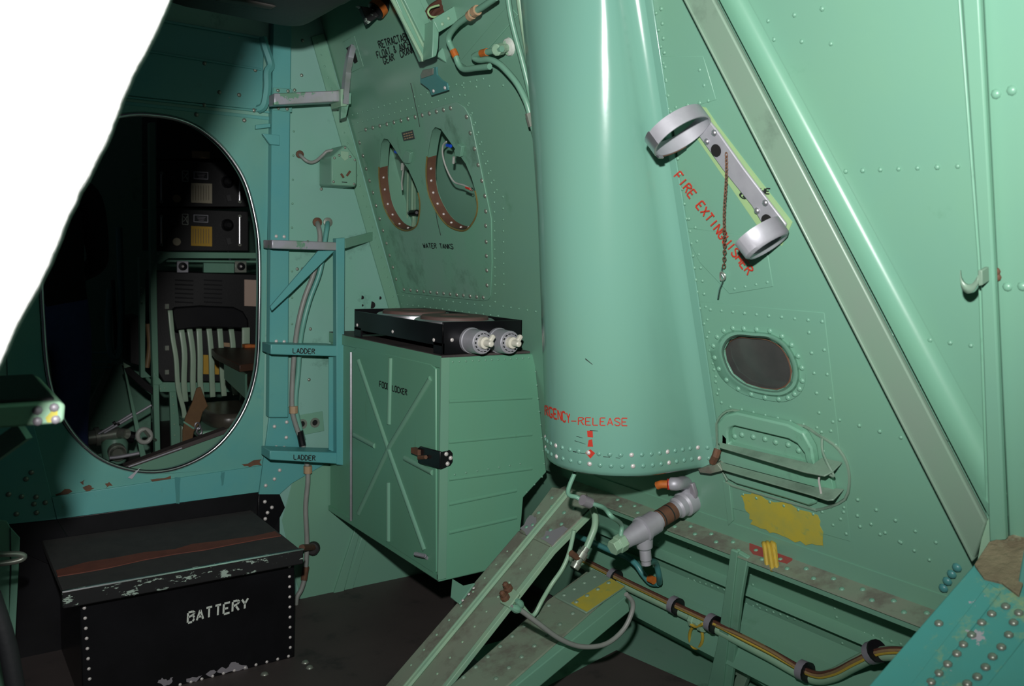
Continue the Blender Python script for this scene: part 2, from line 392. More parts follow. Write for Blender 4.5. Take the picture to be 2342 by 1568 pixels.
slab('corner_strip', BH, [(712, 84), (742, 76), (855, 497), (916, 706), (890, 706), (830, 500)], 0.006, 0.006, 'green', wf)
slab('stiffener', BH, [(762, 1362), (822, 1180), (833, 1180), (785, 1358)], 0.012, 0.012, 'green', wf)
slab('stiffener', BH, [(785, 1358), (835, 1205), (850, 1200), (806, 1350)], 0.006, 0.006, 'green', wf)
slab('seam_strip', BH, [(200, 222), (619, 267), (619, 275), (200, 230)], 0.006, 0.006, 'teal', wf)
slab('seam_strip', BH, [(200, 210), (619, 254), (619, 259), (200, 215)], 0.008, 0.008, 'teal', wf)
slab('header_panel', BH, [(200, 20), (598, 88), (604, 120), (600, 252), (200, 208)], 0.006, 0.006, 'teal', wf, bevel=0.004)
slab('header_lip', BH, [(200, 92), (598, 156), (598, 161), (200, 97)], 0.012, 0.008, 'teal', wf)
slab('header_lip', BH, [(200, 14), (600, 84), (600, 90), (200, 20)], 0.014, 0.010, 'teal', wf)
hb = [BH.at(601, 86, .04), BH.at(607, 110, .045), BH.at(619, 148, .05), BH.at(611, 165, .05), BH.at(611, 200, .045), BH.at(604, 240, .035), BH.at(590, 250, .02)]
G().tube(hb, 0.013, 6, k=5).obj('hatch_handle', 'teal', wf, smooth=50)
slab('clip', BH, [(600, 305), (640, 309), (640, 332), (618, 330)], 0.048, 0.012, 'teal', wf)
slab('clip', BH, [(585, 285), (619, 282), (619, 291), (585, 295)], 0.03, 0.01, 'teal', wf)
bolts('bolt', BH.n, [BH.at(x, y, .006) for x, y in ((468, 145), (584, 160), (502, 211), (547, 217), (467, 240), (581, 252), (450, 262), (559, 275))], 0.007, 'bolt', wf)
bolts('bolt', BH.n, [BH.at(x, y, .01) for x, y in ((50, 1135), (83, 1136), (78, 1152), (104, 1149), (38, 1175), (84, 1172), (60, 1095), (72, 1080), (20, 1130))], 0.0075, 'bolt', wf)
bolts('rivet', BH.n, [BH.at(x, y, .012) for x, y in ((107, 1257), (126, 1243), (133, 1257), (606, 1147), (622, 1160), (612, 1172), (607, 1186), (608, 1110), (628, 1095), (640, 1075), (655, 1040), (628, 975), (656, 965), (655, 1000))], 0.0065, 'bolt_white', wf)
bolts('rivet', BH.n, [BH.at(x, y, .0) for x, y in ((692, 93), (690, 172), (674, 206), (735, 432), (704, 553), (692, 615), (680, 615), (710, 752), (707, 868), (738, 790))], 0.006, 'bolt', wf)
rivets('rivets', BH, [((727, 100), (905, 700), 26), ((672, 300), (668, 520), 5), ((656, 130), (646, 540), 7), ((630, 420), (626, 540), 3), ((668, 620), (668, 800), 4)], 0.0036, 'green', wf, 0.006)
g = G()
for x, y, r in ((828, 680, .007), (850, 697, .013), (869, 681, .006), (829, 698, .004)): g.cyl(BH.at(x, y, -.003), BH.at(x, y, .0008), r, 12)
g.obj('drilled_hole', 'hole', wf)
slab('cover_plate', BH, [(678, 950), (738, 940), (742, 985), (682, 997)], 0.003, 0.003, 'green', wf)
for x, y in ((691, 969), (720, 966)):
    G().lathe(BH.at(x, y, .003), BH.n, [(0, .017), (.003, .017), (.003, .010), (.0, .009)], 14).obj('grommet', 'bolt', wf)
    G().lathe(BH.at(x, y, .0035), BH.n, [(0, .008), (.0008, .008)], 12).obj('grommet_hole', 'hole', wf)
for q in ([(126, 1130), (150, 1118), (165, 1122), (140, 1136), (128, 1140)], [(190, 1115), (205, 1110), (214, 1118), (196, 1124)], [(345, 1098), (392, 1090), (390, 1100), (350, 1106)], [(240, 1108), (252, 1104), (256, 1110), (244, 1114)], [(555, 1062), (596, 1050), (597, 1062), (570, 1068)], [(180, 1100), (196, 1098), (190, 1106)]):
    slab('chipped_paint', BH, jag(q, 2.5, 3), .0047, .0006, 'rust', wf, bevel=0, smooth=0)
slab('bare_dent', BH, [(292, 1092), (322, 1068), (302, 1095)], .0108, .0006, 'alu_matt', wf, bevel=0, smooth=0)
for q in ([(400, 1092), (412, 1090), (410, 1150), (402, 1152)], [(505, 1080), (513, 1079), (511, 1108), (506, 1112)]): slab('dark_streak', BH, jag(q, 1.5, 3), .0106, .0005, 'teal_blue', wf, bevel=0, smooth=0)
# hull side with two tank openings and a window
H1 = [(878, 317), (871, 329), (868.6, 354), (867, 382), (867.3, 407), (870.6, 435.5), (878, 470), (889.4, 495), (905.7, 517), (926, 527), (944.5, 523), (955, 511), (960, 484), (960.4, 460), (956.7, 440), (948.6, 419), (934, 386.5), (916, 362), (901.6, 339.6), (887.3, 319)]
H2 = [(995.5, 290.6), (988, 299), (982, 325), (977, 358), (975, 386.5), (976, 415), (981, 443.7), (991.4, 470), (1005.7, 494.7), (1024, 515), (1046.5, 526), (1065, 526), (1079, 513), (1090, 490.6), (1092.4, 464), (1087, 435.5), (1079, 407), (1065, 374), (1044.5, 345.7), (1024, 317), (1007.8, 294.7)]
HW = [(1656, 800), (1668, 778), (1690, 769), (1720, 771), (1755, 774), (1785, 790), (1804, 818), (1812, 848), (1808, 872), (1795, 886), (1775, 893), (1740, 889), (1705, 878), (1675, 855), (1660, 825)]
HV = [(1648, 990), (1655, 958), (1680, 945), (1760, 962), (1840, 980), (1885, 1015), (1925, 1050), (1936, 1090), (1930, 1135), (1905, 1150), (1865, 1160), (1800, 1140), (1730, 1120), (1680, 1105), (1655, 1070), (1645, 1030)]
ZL = 0.545
ws = struct(G().extr([sw(-0.7, ZL), sw(YB, ZL), sw(YB, ZT), sw(-0.7, ZT)], -SW.n * 0.004, [SW.many(h) for h in (H1, H2, HW)]).obj('wall_starboard', 'green'))
TP = [(818, 303), (1030, 236), (1045, 234), (1062, 246), (1075, 268), (1098, 380), (1123, 500), (1125, 600), (1122, 674), (1117, 685), (1105, 688), (930, 671), (918, 667), (910, 655)]
slab('tank_panel', SW, TP, 0.004, 0.004, 'green_stain', ws, holes=(H1, H2), bevel=0.001)
for k, H in enumerate((H1, H2)):
    P = SW.many(H, 0.004); n = len(P); split = [i for i in range(n) if H[i][1] > (355 if k == 0 else 330) and H[i][0] < (950 if k == 0 else 1075) and i <= (10 if k == 0 else 11)]
    # band let into the opening: bare green above, brown taped strip below
    g = G(); d = -SW.n * 0.034
    g.grid([P, [p + d for p in P]], True)
    g.obj('opening_band', 'green', ws, smooth=60)
    g = G(); cen = sum(P, Vector()) / n; ins = lambda p: p + (cen - p).normalized() * 0.0045
    q = catmull([ins(P[i]) for i in split], 3)
    g.grid([q, [p + d * .9 for p in q]])
    tp = g.obj('brown_strip', 'brown_tape', ws, smooth=60)
    q = catmull([ins(P[i]) + d * 0.4 for i in split], 2)
    pts = q[2::2]
    bolts('eyelet', Vector((cen.x - pts[3].x, cen.y - pts[3].y, 0)), pts, 0.0045, 'bolt_white', tp)
    G().tube([P[i] - d * 0.01 for i in (split + ([split[-1] + 1, split[-1] + 2, split[-1] + 3, split[-1] + 4]))], 0.003, 5, k=3).obj('tape_edge', 'tape_edge', ws)
# space behind the tank panel
g = G(); a, b, c, d = [sw(y, z, -0.13) for y, z in ((1.85, 0.75), (YB, 0.75), (YB, 1.8), (1.85, 1.8))]
g.extr([a, b, c, d], -SW.n * 0.004); g.obj('tank_bay_lining', 'green', ws)
for y in (1.85, YB):
    G().extr([sw(y, 0.75, -.004), sw(y, 1.8, -.004), sw(y, 1.8, -.13), sw(y, 0.75, -.13)], (0, -.004, 0)).obj('tank_bay_side', 'green', ws)
G().extr([sw(1.85, 1.8, -.004), sw(YB, 1.8, -.004), sw(YB, 1.8, -.13), sw(1.85, 1.8, -.13)], (0, 0, .004)).obj('tank_bay_side', 'green', ws)
top = [SW.at(*lerp((836, 296.5), (1030.5, 247), i / 12), .004) for i in range(13)]
scr = top + [SW.at(x, y, .004) for x, y in [(1067, 267), (1075.5, 304), (1085, 340), (1093.5, 377), (1102, 413), (1109, 448), (1111, 483), (1111, 516), (1112, 552.5), (1112.5, 585), (1113.4, 618), (1114, 652), (822, 326), (830, 356), (837, 386), (845, 413), (853, 440.5), (860, 470), (868, 500), (876, 527), (884, 556), (891, 583.5), (898.5, 611), (906, 638)]]
scr += [SW.at(*lerp((923.6, 661.5), (1105.4, 680), i / 12), .004) for i in range(13)]
bolts('screw', SW.n, scr, 0.0068, 'bolt', ws)
rivets('rivets', SW, [((794.5, 266), (1043, 193), 19), ((807, 284), (1051, 217), 19), ((1056, 195), (1130, 440), 12), ((1072, 236), (1136, 434), 10), ((1130, 440), (1132, 690), 13), ((1150, 450), (1152, 650), 9), ((909, 674), (1120, 700), 15), ((919, 695), (1139, 722), 16), ((797, 292), (905, 690), 24),
                      ((1060, 190), (1105, 180), 4), ((1150, 700), (1225, 712), 5), ((1060, 200), (1150, 195), 4)], 0.0033, 'green', ws, .001)
slab('data_plate', SW, [(918, 303), (943, 297), (948, 318), (923, 323)], 0.006, 0.002, 'plate_black', ws, bevel=0)
g = G()
for k in range(3):
    for j in range(4):
        x = 922 + j * 5.4 + k * 1.2; y = 306 + k * 5.4 - j * 1.4
        g.extr(SW.many([(x, y), (x + 3.8, y - 1), (x + 4.2, y + 1.4), (x + .4, y + 2.4)], .0065), -SW.n * .0004)
g.obj('plate_print', 'tan', ws, smooth=0)
text('stencil_water_tanks', 'WATER TANKS', lambda x, y: SW.at(x, y, .004), (969, 567), (1037, 569), (967, 556), 'ink', ws)
text('stencil_float', 'RETRACTABLE', lambda x, y: SW.at(x, y), (869, 111), (945, 88), (864, 95), 'ink', ws)
text('stencil_float', 'FLOAT & ANCHOR', lambda x, y: SW.at(x, y), (864, 134), (952, 104), (860, 119), 'ink', ws)
text('stencil_float', 'GEAR  CRANK', lambda x, y: SW.at(x, y), (879, 147), (948, 120), (875, 132), 'ink', ws)
# crack line and stain below the bracket
G().tube(SW.many([(939, 190), (945, 215), (950, 240), (955, 262), (960, 290)], .0045), 0.0011, 4).obj('crack', 'ink', ws)
G().tube(SW.many([(996, 478), (1000, 505), (1008, 538)], .0045), 0.0012, 4).obj('crack', 'ink', ws)
# doubler plates and rivets aft of the gear-leg housing
slab('doubler', SW, [(1478, 130), (1608, 128), (1638, 228), (1500, 268)], 0.002, 0.002, 'green', ws)
slab('doubler', SW, [(1560, 520), (1750, 545), (1768, 655), (1668, 672), (1600, 600)], 0.002, 0.002, 'green', ws)
slab('doubler', SW, [(1600, 690), (1885, 715), (1945, 1238), (1668, 1160), (1650, 930)], 0.0015, 0.0015, 'green', ws, holes=(HW,))
rv = [((1512, 20), (1530, 280), 9), ((1500, 30), (1570, 500), 14), ((1575, 500), (1620, 900), 16), ((1590, 520), (1640, 900), 14), ((1600, 705), (1880, 735), 11), ((1610, 740), (1650, 920), 7), ((1850, 760), (1905, 1200), 11), ((1885, 800), (1935, 1220), 9), ((1670, 930), (1900, 985), 9),
      ((1700, 1130), (1860, 1175), 6), ((1920, 1120), (2140, 1240), 6), ((1930, 1160), (2125, 1280), 7), ((1880, 1170), (2060, 1240), 5), ((1600, 160), (1620, 230), 3), ((1520, 250), (1600, 235), 4), ((1860, 395), (2190, 380), 9), ((1700, 60), (1880, 20), 4), ((2000, 760), (2220, 790), 6), ((1820, 470), (1750, 240), 1),
      ((1680, 660), (1755, 645), 4), ((1770, 90), (1900, 100), 3), ((2170, 1005), (2230, 1040), 3), ((1920, 960), (2060, 1000), 4)]
rivets('rivets', SW, rv, 0.0042, 'green', ws, .0015)
# window
wn = struct(G().extr(SW.many(HW, -0.012), -SW.n * 0.006).obj('window_1', 'glass_dark'))
def scale_px(px, k, c=None):
    c = c or (sum(p[0] for p in px) / len(px), sum(p[1] for p in px) / len(px))
    return [(c[0] + (p[0] - c[0]) * k, c[1] + (p[1] - c[1]) * k) for p in px]
RO = scale_px(HW, 1.40); RM = scale_px(HW, 1.16); RI = scale_px(HW, 1.0)
def sm(px, k=4): return [(p.x, p.y) for p in catmull([Vector((x, y, 0)) for x, y in px], k, True)]
g = G(); rows = [SW.many(sm(RO), .0), SW.many(sm(RO), .005), SW.many(sm(scale_px(HW, 1.22)), .005), SW.many(sm(RM), .017), SW.many(sm(scale_px(HW, 1.07)), .017), SW.many(sm(RI), .006), SW.many(sm(RI), -.018)]
g.grid(rows, True); g.obj('window_frame', 'green', wn, smooth=45, recalc=True)
G().tube(SW.many(scale_px(HW, .99), -.010), 0.0035, 6, closed=True, k=3).obj('rusty_gasket', 'brown_tape', wn)
ring = sm(scale_px(HW, 1.31), 6); step = len(ring) / 22.0
bolts('bolt', SW.n, [SW.at(*ring[int(i * step)], .005) for i in range(22)], 0.0062, 'green', wn)
# longeron shelf along the hull side, red and yellow paint marks
LG = [sw(-0.7, ZL), sw(YB, ZL)]
lg = thing('longeron', sw(1.0, ZL), 'long dirty green riveted longeron shelf running along the hull side', 'beam')
LI = 0.055
G().extr([sw(-0.7, ZL + .003), sw(1.95, ZL + .003), sw(1.95, ZL + .003) + Vector((-LI, 0, -.018)), sw(-0.7, ZL + .003) + Vector((-LI, 0, -.018))], (0, 0, -.004)).obj('shelf', 'dirty', lg)
G().extr([sw(-0.7, ZL - .015) + Vector((-LI, 0, 0)), sw(1.95, ZL - .015) + Vector((-LI, 0, 0)), sw(1.95, ZL - .035) + Vector((-LI, 0, 0)), sw(-0.7, ZL - .035) + Vector((-LI, 0, 0))], (.005, 0, 0)).obj('lip', 'green', lg)
G().extr([sw(-0.7, ZL + .04, .003), sw(1.95, ZL + .04, .003), sw(1.95, ZL, .003), sw(-0.7, ZL, .003)], -SW.n * .003).obj('flange', 'green', lg)
SH = Plane(sw(1, ZL + .003), Vector((-.018, 0, LI)))
pts = []
for i in range(34):
    y = 0.62 + i * 0.034
    pts.append(sw(y, ZL + .003) + Vector((-LI * (.32 if i % 2 else .68), 0, -.018 * (.32 if i % 2 else .68))))
bolts('rivet', SH.n, pts, 0.006, 'green', lg)
G().extr(SH.many([(1714, 1240), (1722, 1234), (1800, 1250), (1813, 1262), (1812, 1280), (1800, 1288), (1722, 1266), (1714, 1256)], .001), -SH.n * .0008).obj('red_paint', 'red_patch', lg, smooth=0)
G().extr(SW.many(jag([(1690, 1132), (1720, 1128), (1790, 1150), (1862, 1172), (1874, 1190), (1884, 1250), (1860, 1246), (1800, 1232), (1760, 1215), (1720, 1200), (1708, 1170)], 4.5), .0022), -SW.n * .0006).obj('yellow_paint', 'yellow', ws, smooth=0)
k = thing('yellow_knot', SH.at(1765, 1275), 'yellow cord knotted round a red painted patch on the longeron', 'cord')
for a, b in (((1752, 1232), (1768, 1292)), ((1762, 1232), (1778, 1290)), ((1746, 1240), (1756, 1284)), ((1770, 1242), (1776, 1282))):
    p, q = SH.at(*a, .006), SH.at(*b, .006); mid = (p + q) / 2 + SH.n * .02
    G().tube([p, p + (mid - p) * .7, mid, q + (mid - q) * .7, q - Vector((0, 0, .012))], 0.0055, 7, k=5).obj('cord_loop', 'yellow_cord', k)
# lower hull side under the longeron

def lw(y, z, off=0.0): return sw(y, z, off - 0.05)
wl = struct(G().extr([lw(-.7, .02), lw(YB, .02), lw(YB, ZL + .0), lw(-.7, ZL + .0)], -SW.n * .004).obj('wall_starboard_lower', 'green'))
rivets('rivets', LW, [((1505, 1240), (1530, 1500), 9), ((1575, 1255), (1590, 1330), 5), ((1712, 1290), (1745, 1450), 8), ((1900, 1350), (1935, 1510), 9), ((1500, 1300), (2150, 1500), 40), ((1510, 1318), (2150, 1520), 40)], 0.004, 'green', wl)
ST = [(1500, 1276), (2180, 1478)]
g = G(); A, B = LW.at(1500, 1282), LW.at(2200, 1490)
A.z = B.z = (A.z + B.z) / 2
A = lw(1.95, A.z, 0); B = lw(.3, A.z, 0)
g.extr([A, B, B + SW.n * .03 + Vector((0, 0, -.004)), A + SW.n * .03 + Vector((0, 0, -.004))], (0, 0, -.003))
g.extr([A + Vector((0, 0, -.05)), B + Vector((0, 0, -.05)), B + SW.n * .055 + Vector((0, 0, -.06)), A + SW.n * .055 + Vector((0, 0, -.06))], (0, 0, -.12))
g.obj('stringer', 'green', wl)
bl = struct(G().box((1.22, .2, .0), (wx(.12) + .2, 1.98, .10)).obj('floor_bilge', 'green_stain'))
# cabin floor
struct(G().box((X0, -.7, -.03), (2.0, 6.6, 0)).obj('floor', 'floor_brown'))
# ------------------------------------------------------------------ helpers for things standing off a surface
def proj(p):
    q = Vector(p) - CAM; z = q.dot(FWD); return IW / 2 + FPX * q.dot(RGT) / z, IH / 2 - FPX * q.dot(UPV) / z
def reach(p, d, x):                        # how far along d from p until the photo column x is met
    a, b = 0.0, 0.8; s0 = proj(p)[0] < x
    for _ in range(40):
        m = (a + b) / 2
        if (proj(Vector(p) + Vector(d) * m)[0] < x) == s0: a = m
        else: b = m
    return a
# ------------------------------------------------------------------ landing gear leg housing (rounded green column)
ZB = 0.716
def hcol(z):
    t = (z - ZB) / (1.70 - ZB)
    ya = 1.385 - 0.040 * t; r = 0.158 - 0.012 * t; xn = 1.203 - 0.116 * t
    X = wx(z); P = []; rx = min(r, max(X - xn - 0.052, 0.05))
    for k in range(7):                     # concave flare from the hull side
        a = PI / 2 * k / 6; P.append(Vector((X - 0.045 * (1 - math.cos(a)) + .003, ya - 0.045 + 0.045 * math.sin(a), z)))
    P.append(Vector(((xn + rx) * .5 + (X - .045) * .5, ya, z)))
    for k in range(19):
        a = PI * k / 18; P.append(Vector((xn + rx - rx * math.sin(a), ya + r - r * math.cos(a), z)))
    P.append(Vector((X, ya + 2 * r, z)))
    return P
hs = thing('gear_leg_housing', (1.35, 1.5, ZB), 'tall rounded glossy green column housing bulging from the hull side', 'housing')
zs = [ZB, ZB + .004, ZB + .012] + [ZB + .05 + i * (ZT - ZB - .06) / 14 for i in range(15)]
rows = [hcol(z) for z in zs]
cen = Vector((1.38, 1.54, 0))
for i, s in ((0, .010), (1, .004)):
    rows[i] = [p + (Vector((cen.x, cen.y, p.z)) - p).normalized() * s for p in rows[i]]
g = G(); g.grid(rows); hsh = g.obj('shell', 'green_gloss', hs, smooth=50, recalc=True, solid=0.004)
HB = BVHTree.FromPolygons([tuple(v) for v in g.v], [list(f) for f in g.f])
def hcast(x, y, lift=0.0026):
    d = ray(x, y).normalized(); h = HB.ray_cast(CAM, d)
    if h[0] is None: return None
    n = h[1] if h[1].dot(d) < 0 else -h[1]
    return h[0] + n * 0.0030
slab('seam_flange', SW, [(1414, -300), (1446, -300), (1540, 330), (1590, 640), (1640, 985), (1630, 1060), (1614, 1050), (1610, 970), (1574, 660), (1515, 300)], 0.004, 0.004, 'green_gloss', hs, bevel=0.0012)
pts = []
for k in range(1, 30): pts.append((k, .745))
def along_row(z, n, x_lo):
    P = hcol(z); P = P[3:22]; L = [0]
    for i in range(1, len(P)): L.append(L[-1] + (P[i] - P[i - 1]).length)
    out = []
    for k in range(n):
        s = L[-1] * k / (n - 1); i = max(j for j in range(len(L)) if L[j] <= s + 1e-9); i = min(i, len(P) - 2)
        t = (s - L[i]) / (L[i + 1] - L[i]); p = P[i].lerp(P[i + 1], t); tg = (P[i + 1] - P[i]).normalized()
        nn = Vector((0, 0, 1)).cross(tg); 
        if nn.dot(CAM - p) < 0: nn = -nn
        out.append((p, nn))
    return out
for z, n in ((.742, 22), (.768, 22)):
    for i, (p, nn) in enumerate(along_row(z, n, 0)):
        bolts('rivet', nn, [p + nn * .002], 0.0058, 'bolt_white' if i % 4 == 1 else 'green_gloss', hs)
text('stencil_release', 'RGENCY', hcast, (1250, 949), (1306, 967), (1249, 927), 'red', hs, w=1.1)
text('stencil_release', '-RELEASE', hcast, (1308, 970), (1434, 972), (1308, 953), 'red', hs, w=0.8)
g = G()
for q in ([(1344, 984), (1356, 984), (1357, 999), (1345, 998)], [(1347, 1005), (1355, 1003), (1357, 1020), (1345, 1020)], [(1340, 1034), (1351, 1026), (1362, 1035), (1351, 1047)]):
    P = [hcast(*p) for p in q]; nn = (P[1] - P[0]).cross(P[2] - P[0]).normalized(); nn = nn if nn.dot(CAM - P[0]) > 0 else -nn; g.extr(P, -nn * .0006)
g.obj('red_arrow', 'red', hs, smooth=0)
for x0, y0, x1, y1, w in ((1312, 1030, 1340, 1036, 2.2), (1350, 982, 1368, 984, 2), (1380, 1042, 1418, 1046, 1.6), (1316, 1006, 1340, 1014, 1.2), (1340, 818, 1356, 832, 3), (1320, 996, 1334, 1000, 1.2)):
    P = [hcast(x0, y0), hcast(x1, y1), hcast(x1, y1 + w * .4), hcast(x0, y0 + w)]
    nn = (P[1] - P[0]).cross(P[2] - P[0]).normalized(); nn = nn if nn.dot(CAM - P[0]) > 0 else -nn; G().extr(P, -nn * .0005).obj('scuff', 'ink', hs, smooth=0)
slab('foot_bracket', SW, [(1596, 1072), (1640, 1060), (1652, 1076), (1625, 1083), (1600, 1080)], 0.03, 0.03, 'dirty', hs)
G().tube([SW.at(1642, 1027, .02), SW.at(1637, 1042, .03), SW.at(1630, 1056, .03)], 0.009, 8).obj('rusty_bolt', 'rust', hs)
# ------------------------------------------------------------------ diagonal strut across the hull side
ds = thing('diagonal_strut', SW.at(2235, 1270), 'long grey green channel strut slanting down across the hull side', 'strut')
slab('web', SW, [(1310, -500), (2226, 1282), (2254, 1196), (1988, 683), (1631, 0), (1371, -500)], 0.052, 0.012, 'strut_grey', ds, bevel=0.003)
rows = []
for k in range(9):
    u = k / 8.0; rows.append([SW.at(x + u * (62 + 30 * f_), y, .001 + .046 * (1 - u) ** 2.2) for f_, x, y in ((-.2, 1384, -500), (.08, 1646, 0), (.55, 2004, 683), (1, 2262, 1180))])
G().grid(rows).obj('fillet', 'green', ds, smooth=80, recalc=True)
slab('edge_bead', SW, [(1306, -500), (2222, 1286), (2226, 1280), (1312, -500)], 0.056, 0.018, 'strut_grey', ds, bevel=0.002)
bolts('bolt', SW.n, [SW.at(x, y, .004) for x, y in ((2188, 1298), (2176, 1313), (2166, 1329), (2157, 1345))], 0.009, 'teal_blue', ds)
# ------------------------------------------------------------------ hull frame beside the camera, with its clip
fr = thing('frame_upright', SW.at(2290, 1240), 'pale green upright hull frame at the right edge of the photo', 'frame')
slab('flange', SW, [(2158, -500), (2206, -500), (2240, 0), (2272, 600), (2300, 1235), (2262, 1240), (2240, 600), (2199, 0)], 0.052, 0.012, 'green', fr, bevel=0.003)
slab('web', SW, [(2212, -500), (2700, -500), (2800, 1300), (2306, 1235), (2276, 600), (2246, 0)], 0.030, 0.03, 'green', fr, bevel=0.004)
slab('outer_lip', SW, [(2152, -500), (2159, -500), (2241, 600), (2264, 1240), (2256, 1240), (2234, 600)], 0.034, 0.02, 'green_stain', fr, bevel=0.002)
slab('gusset', SW, [(2298, 1130), (2262, 1255), (2240, 1300), (2234, 1285), (2250, 1200)], 0.046, 0.01, 'pale_green', fr)
bolts('rivet', SW.n, [SW.at(x, y, .03) for x, y in ((2278, 215), (2314, 207), (2304, 656), (2338, 655))], 0.0075, 'green', fr)
cl = thing('pipe_clip', SW.at(2215, 660), 'small curved metal clip on the upright hull frame', 'clip')
pr = [(2197, 618), (2200, 638), (2212, 650), (2226, 646), (2238, 628)]; g = G()
A = SW.many(pr, .075); B = SW.many([(x, y + 20) for x, y in pr], .075)
g.grid([catmull(A, 4), catmull(B, 4)]); g.obj('hook', 'strut_grey', cl, solid=0.003, smooth=60)
slab('foot', SW, [(2236, 618), (2246, 618), (2247, 652), (2237, 655)], 0.075, 0.02, 'strut_grey', cl)
bolts('bolt', SW.n, [SW.at(2277, 621, .032), SW.at(2279, 634, .032)], 0.007, 'rust', cl)
# ------------------------------------------------------------------ chipped teal cross frame, lower right
tf = thing('cross_frame', (1.3, .65, .6), 'chipped teal riveted cross frame in the lower right corner', 'frame')
TF = Plane((1.399, .7, .716), Vector((-.13, 0, .27)))
slab('top_plate', TF, [(2225, 1292), (2262, 1242), (2342, 1212), (2440, 1400), (2250, 1580), (1966, 1590)], 0, 0.02, 'teal_chip', tf, bevel=0.003)
slab('side_plate', TF, [(2345, 1452), (2440, 1400), (2700, 1590), (2236, 1590)], 0.02, 0.02, 'teal_chip', tf, bevel=0.003)
slab('joint_strip', TF, [(2262, 1330), (2290, 1350), (2110, 1580), (2070, 1580)], 0.003, 0.003, 'teal_chip', tf)
bolts('rivet', TF.n, [TF.at(x, y, .002) for x, y in ((2147, 1424), (2245, 1422), (2222, 1450), (2203, 1472), (2188, 1493), (2167, 1517), (2147, 1538), (2129, 1558), (2307, 1450), (2290, 1478), (2270, 1500), (2254, 1524), (2235, 1546), (2212, 1562), (2330, 1400), (2300, 1385), (2268, 1402), (2318, 1422))], 0.0068, 'bolt', tf)
g = G(); q = [(2228, 1290), (2262, 1238), (2300, 1226), (2345, 1214), (2350, 1300), (2330, 1360), (2290, 1330), (2250, 1320)]
g.extr(TF.many(q, .005), -TF.n * .006); g.obj('dried_sealant', 'mud', tf, bevel=.003)
slab('upright', SW, [(2318, 1380), (2348, 1215), (2360, 1215), (2360, 1400)], 0.13, .05, 'teal_light', tf, bevel=.003)
# ------------------------------------------------------------------ braces running down to the keel
B1 = Plane((1.453, 1.75, .558), Vector((-.379, 0, .531)))
b1 = thing('floor_brace', B1.at(960, 1550), 'dirty pale green channel brace sloping down beneath the column, bare metal splice', 'brace')
slab('channel', B1, [(1186, 1212), (1262, 1250), (1012, 1568), (988, 1600), (850, 1600), (880, 1568), (1045, 1377)], 0, .010, 'dirty', b1, bevel=.003)
slab('splice_plate', B1, [(1262, 1112), (1340, 1126), (1352, 1160), (1262, 1250), (1186, 1214)], .006, .010, 'dirty', b1, bevel=.003)
slab('side_flange', B1, [(1352, 1160), (1356, 1166), (1266, 1256), (1018, 1572), (992, 1600), (984, 1600), (1012, 1566), (1258, 1248)], .004, .014, 'pale_green', b1, bevel=.002)
g = G(); a, b = B1.at(1302, 1124, .008), B1.at(905, 1604, .006); g.tube([a, b], .0065, 6); a, b = B1.at(1292, 1124, .007), B1.at(895, 1604, .004); g.tube([a, b], .003, 6); g.obj('centre_ridge', 'pale_green', b1)
q = [[(1190, 1208), (1212, 1178), (1228, 1182), (1222, 1210), (1205, 1222)], [(1236, 1232), (1250, 1215), (1290, 1202), (1298, 1206), (1264, 1246)]]
for p in q: G().extr(B1.many(jag(p, 2.0, 3), .0068), -B1.n * .0006).obj('bare_metal', 'lead_grey', b1, smooth=0)
bolts('rivet', B1.n, [B1.at(x, y, .006) for x, y in ((1262, 1138), (1262, 1158), (1232, 1172), (1218, 1200), (1290, 1172), (1314, 1163), (1284, 1198), (1259, 1212), (1252, 1228), (1204, 1205))], .006, 'green', b1)
rivets('rivets', B1, [((1160, 1260), (940, 1520), 9), ((1215, 1268), (1000, 1540), 9)], .0035, 'pale_green', b1)
tp = slab('terminal_plate', B1, [(1148, 1355), (1168, 1340), (1188, 1356), (1165, 1388), (1143, 1376)], .012, .006, 'pale_green', b1, bevel=.002)
for x, y in ((1157, 1368), (1164, 1348)):
    G().lathe(B1.at(x, y, .012), B1.n, [(0, .012), (.008, .012), (.01, .008), (.022, .0075), (.026, .003)], 8).obj('terminal_stud', 'rust', tp)
slab('tab', B1, [(1034, 1322), (1060, 1338), (1085, 1332), (1050, 1380), (1030, 1365)], .01, .006, 'green', b1)
bolts('rivet', B1.n, [B1.at(x, y, .011) for x, y in ((1083, 1344), (1072, 1358), (1058, 1372))], .004, 'bolt_white', b1)
B2 = Plane((1.47, 1.6, .37), Vector((-.22, 0, 1.0)))
b2 = thing('keel_brace', B2.at(1100, 1540), 'grey riveted keel brace with yellow painted end, lower of the two braces', 'brace')
slab('channel', B2, [(1342, 1304), (1418, 1341), (1160, 1568), (1120, 1600), (985, 1600), (1028, 1568), (1250, 1372)], 0, .010, 'dirty', b2, bevel=.004)
slab('side_flange', B2, [(1418, 1341), (1434, 1350), (1434, 1362), (1170, 1576), (1130, 1606), (1118, 1600), (1160, 1568)], -.002, .045, 'green', b2, bevel=.003)
slab('end_plate', B2, [(1356, 1300), (1430, 1338), (1340, 1400), (1268, 1362)], .006, .006, 'strut_grey', b2, bevel=.002)
slab('yellow_paint', B2, [(1398, 1322), (1428, 1340), (1342, 1398), (1306, 1378)], .0068, .0006, 'yellow', b2, bevel=0, smooth=0)
bolts('rivet', B2.n, [B2.at(*lerp((1360, 1318), (1290, 1360), i / 3), .006) for i in range(4)] + [B2.at(*lerp((1392, 1332), (1318, 1376), i / 3), .007) for i in range(4)] + [B2.at(*lerp((1255, 1384), (1060, 1548), i / 7)) for i in range(8)] + [B2.at(*lerp((1310, 1402), (1105, 1576), i / 7)) for i in range(8)], .0062, 'strut_grey', b2)
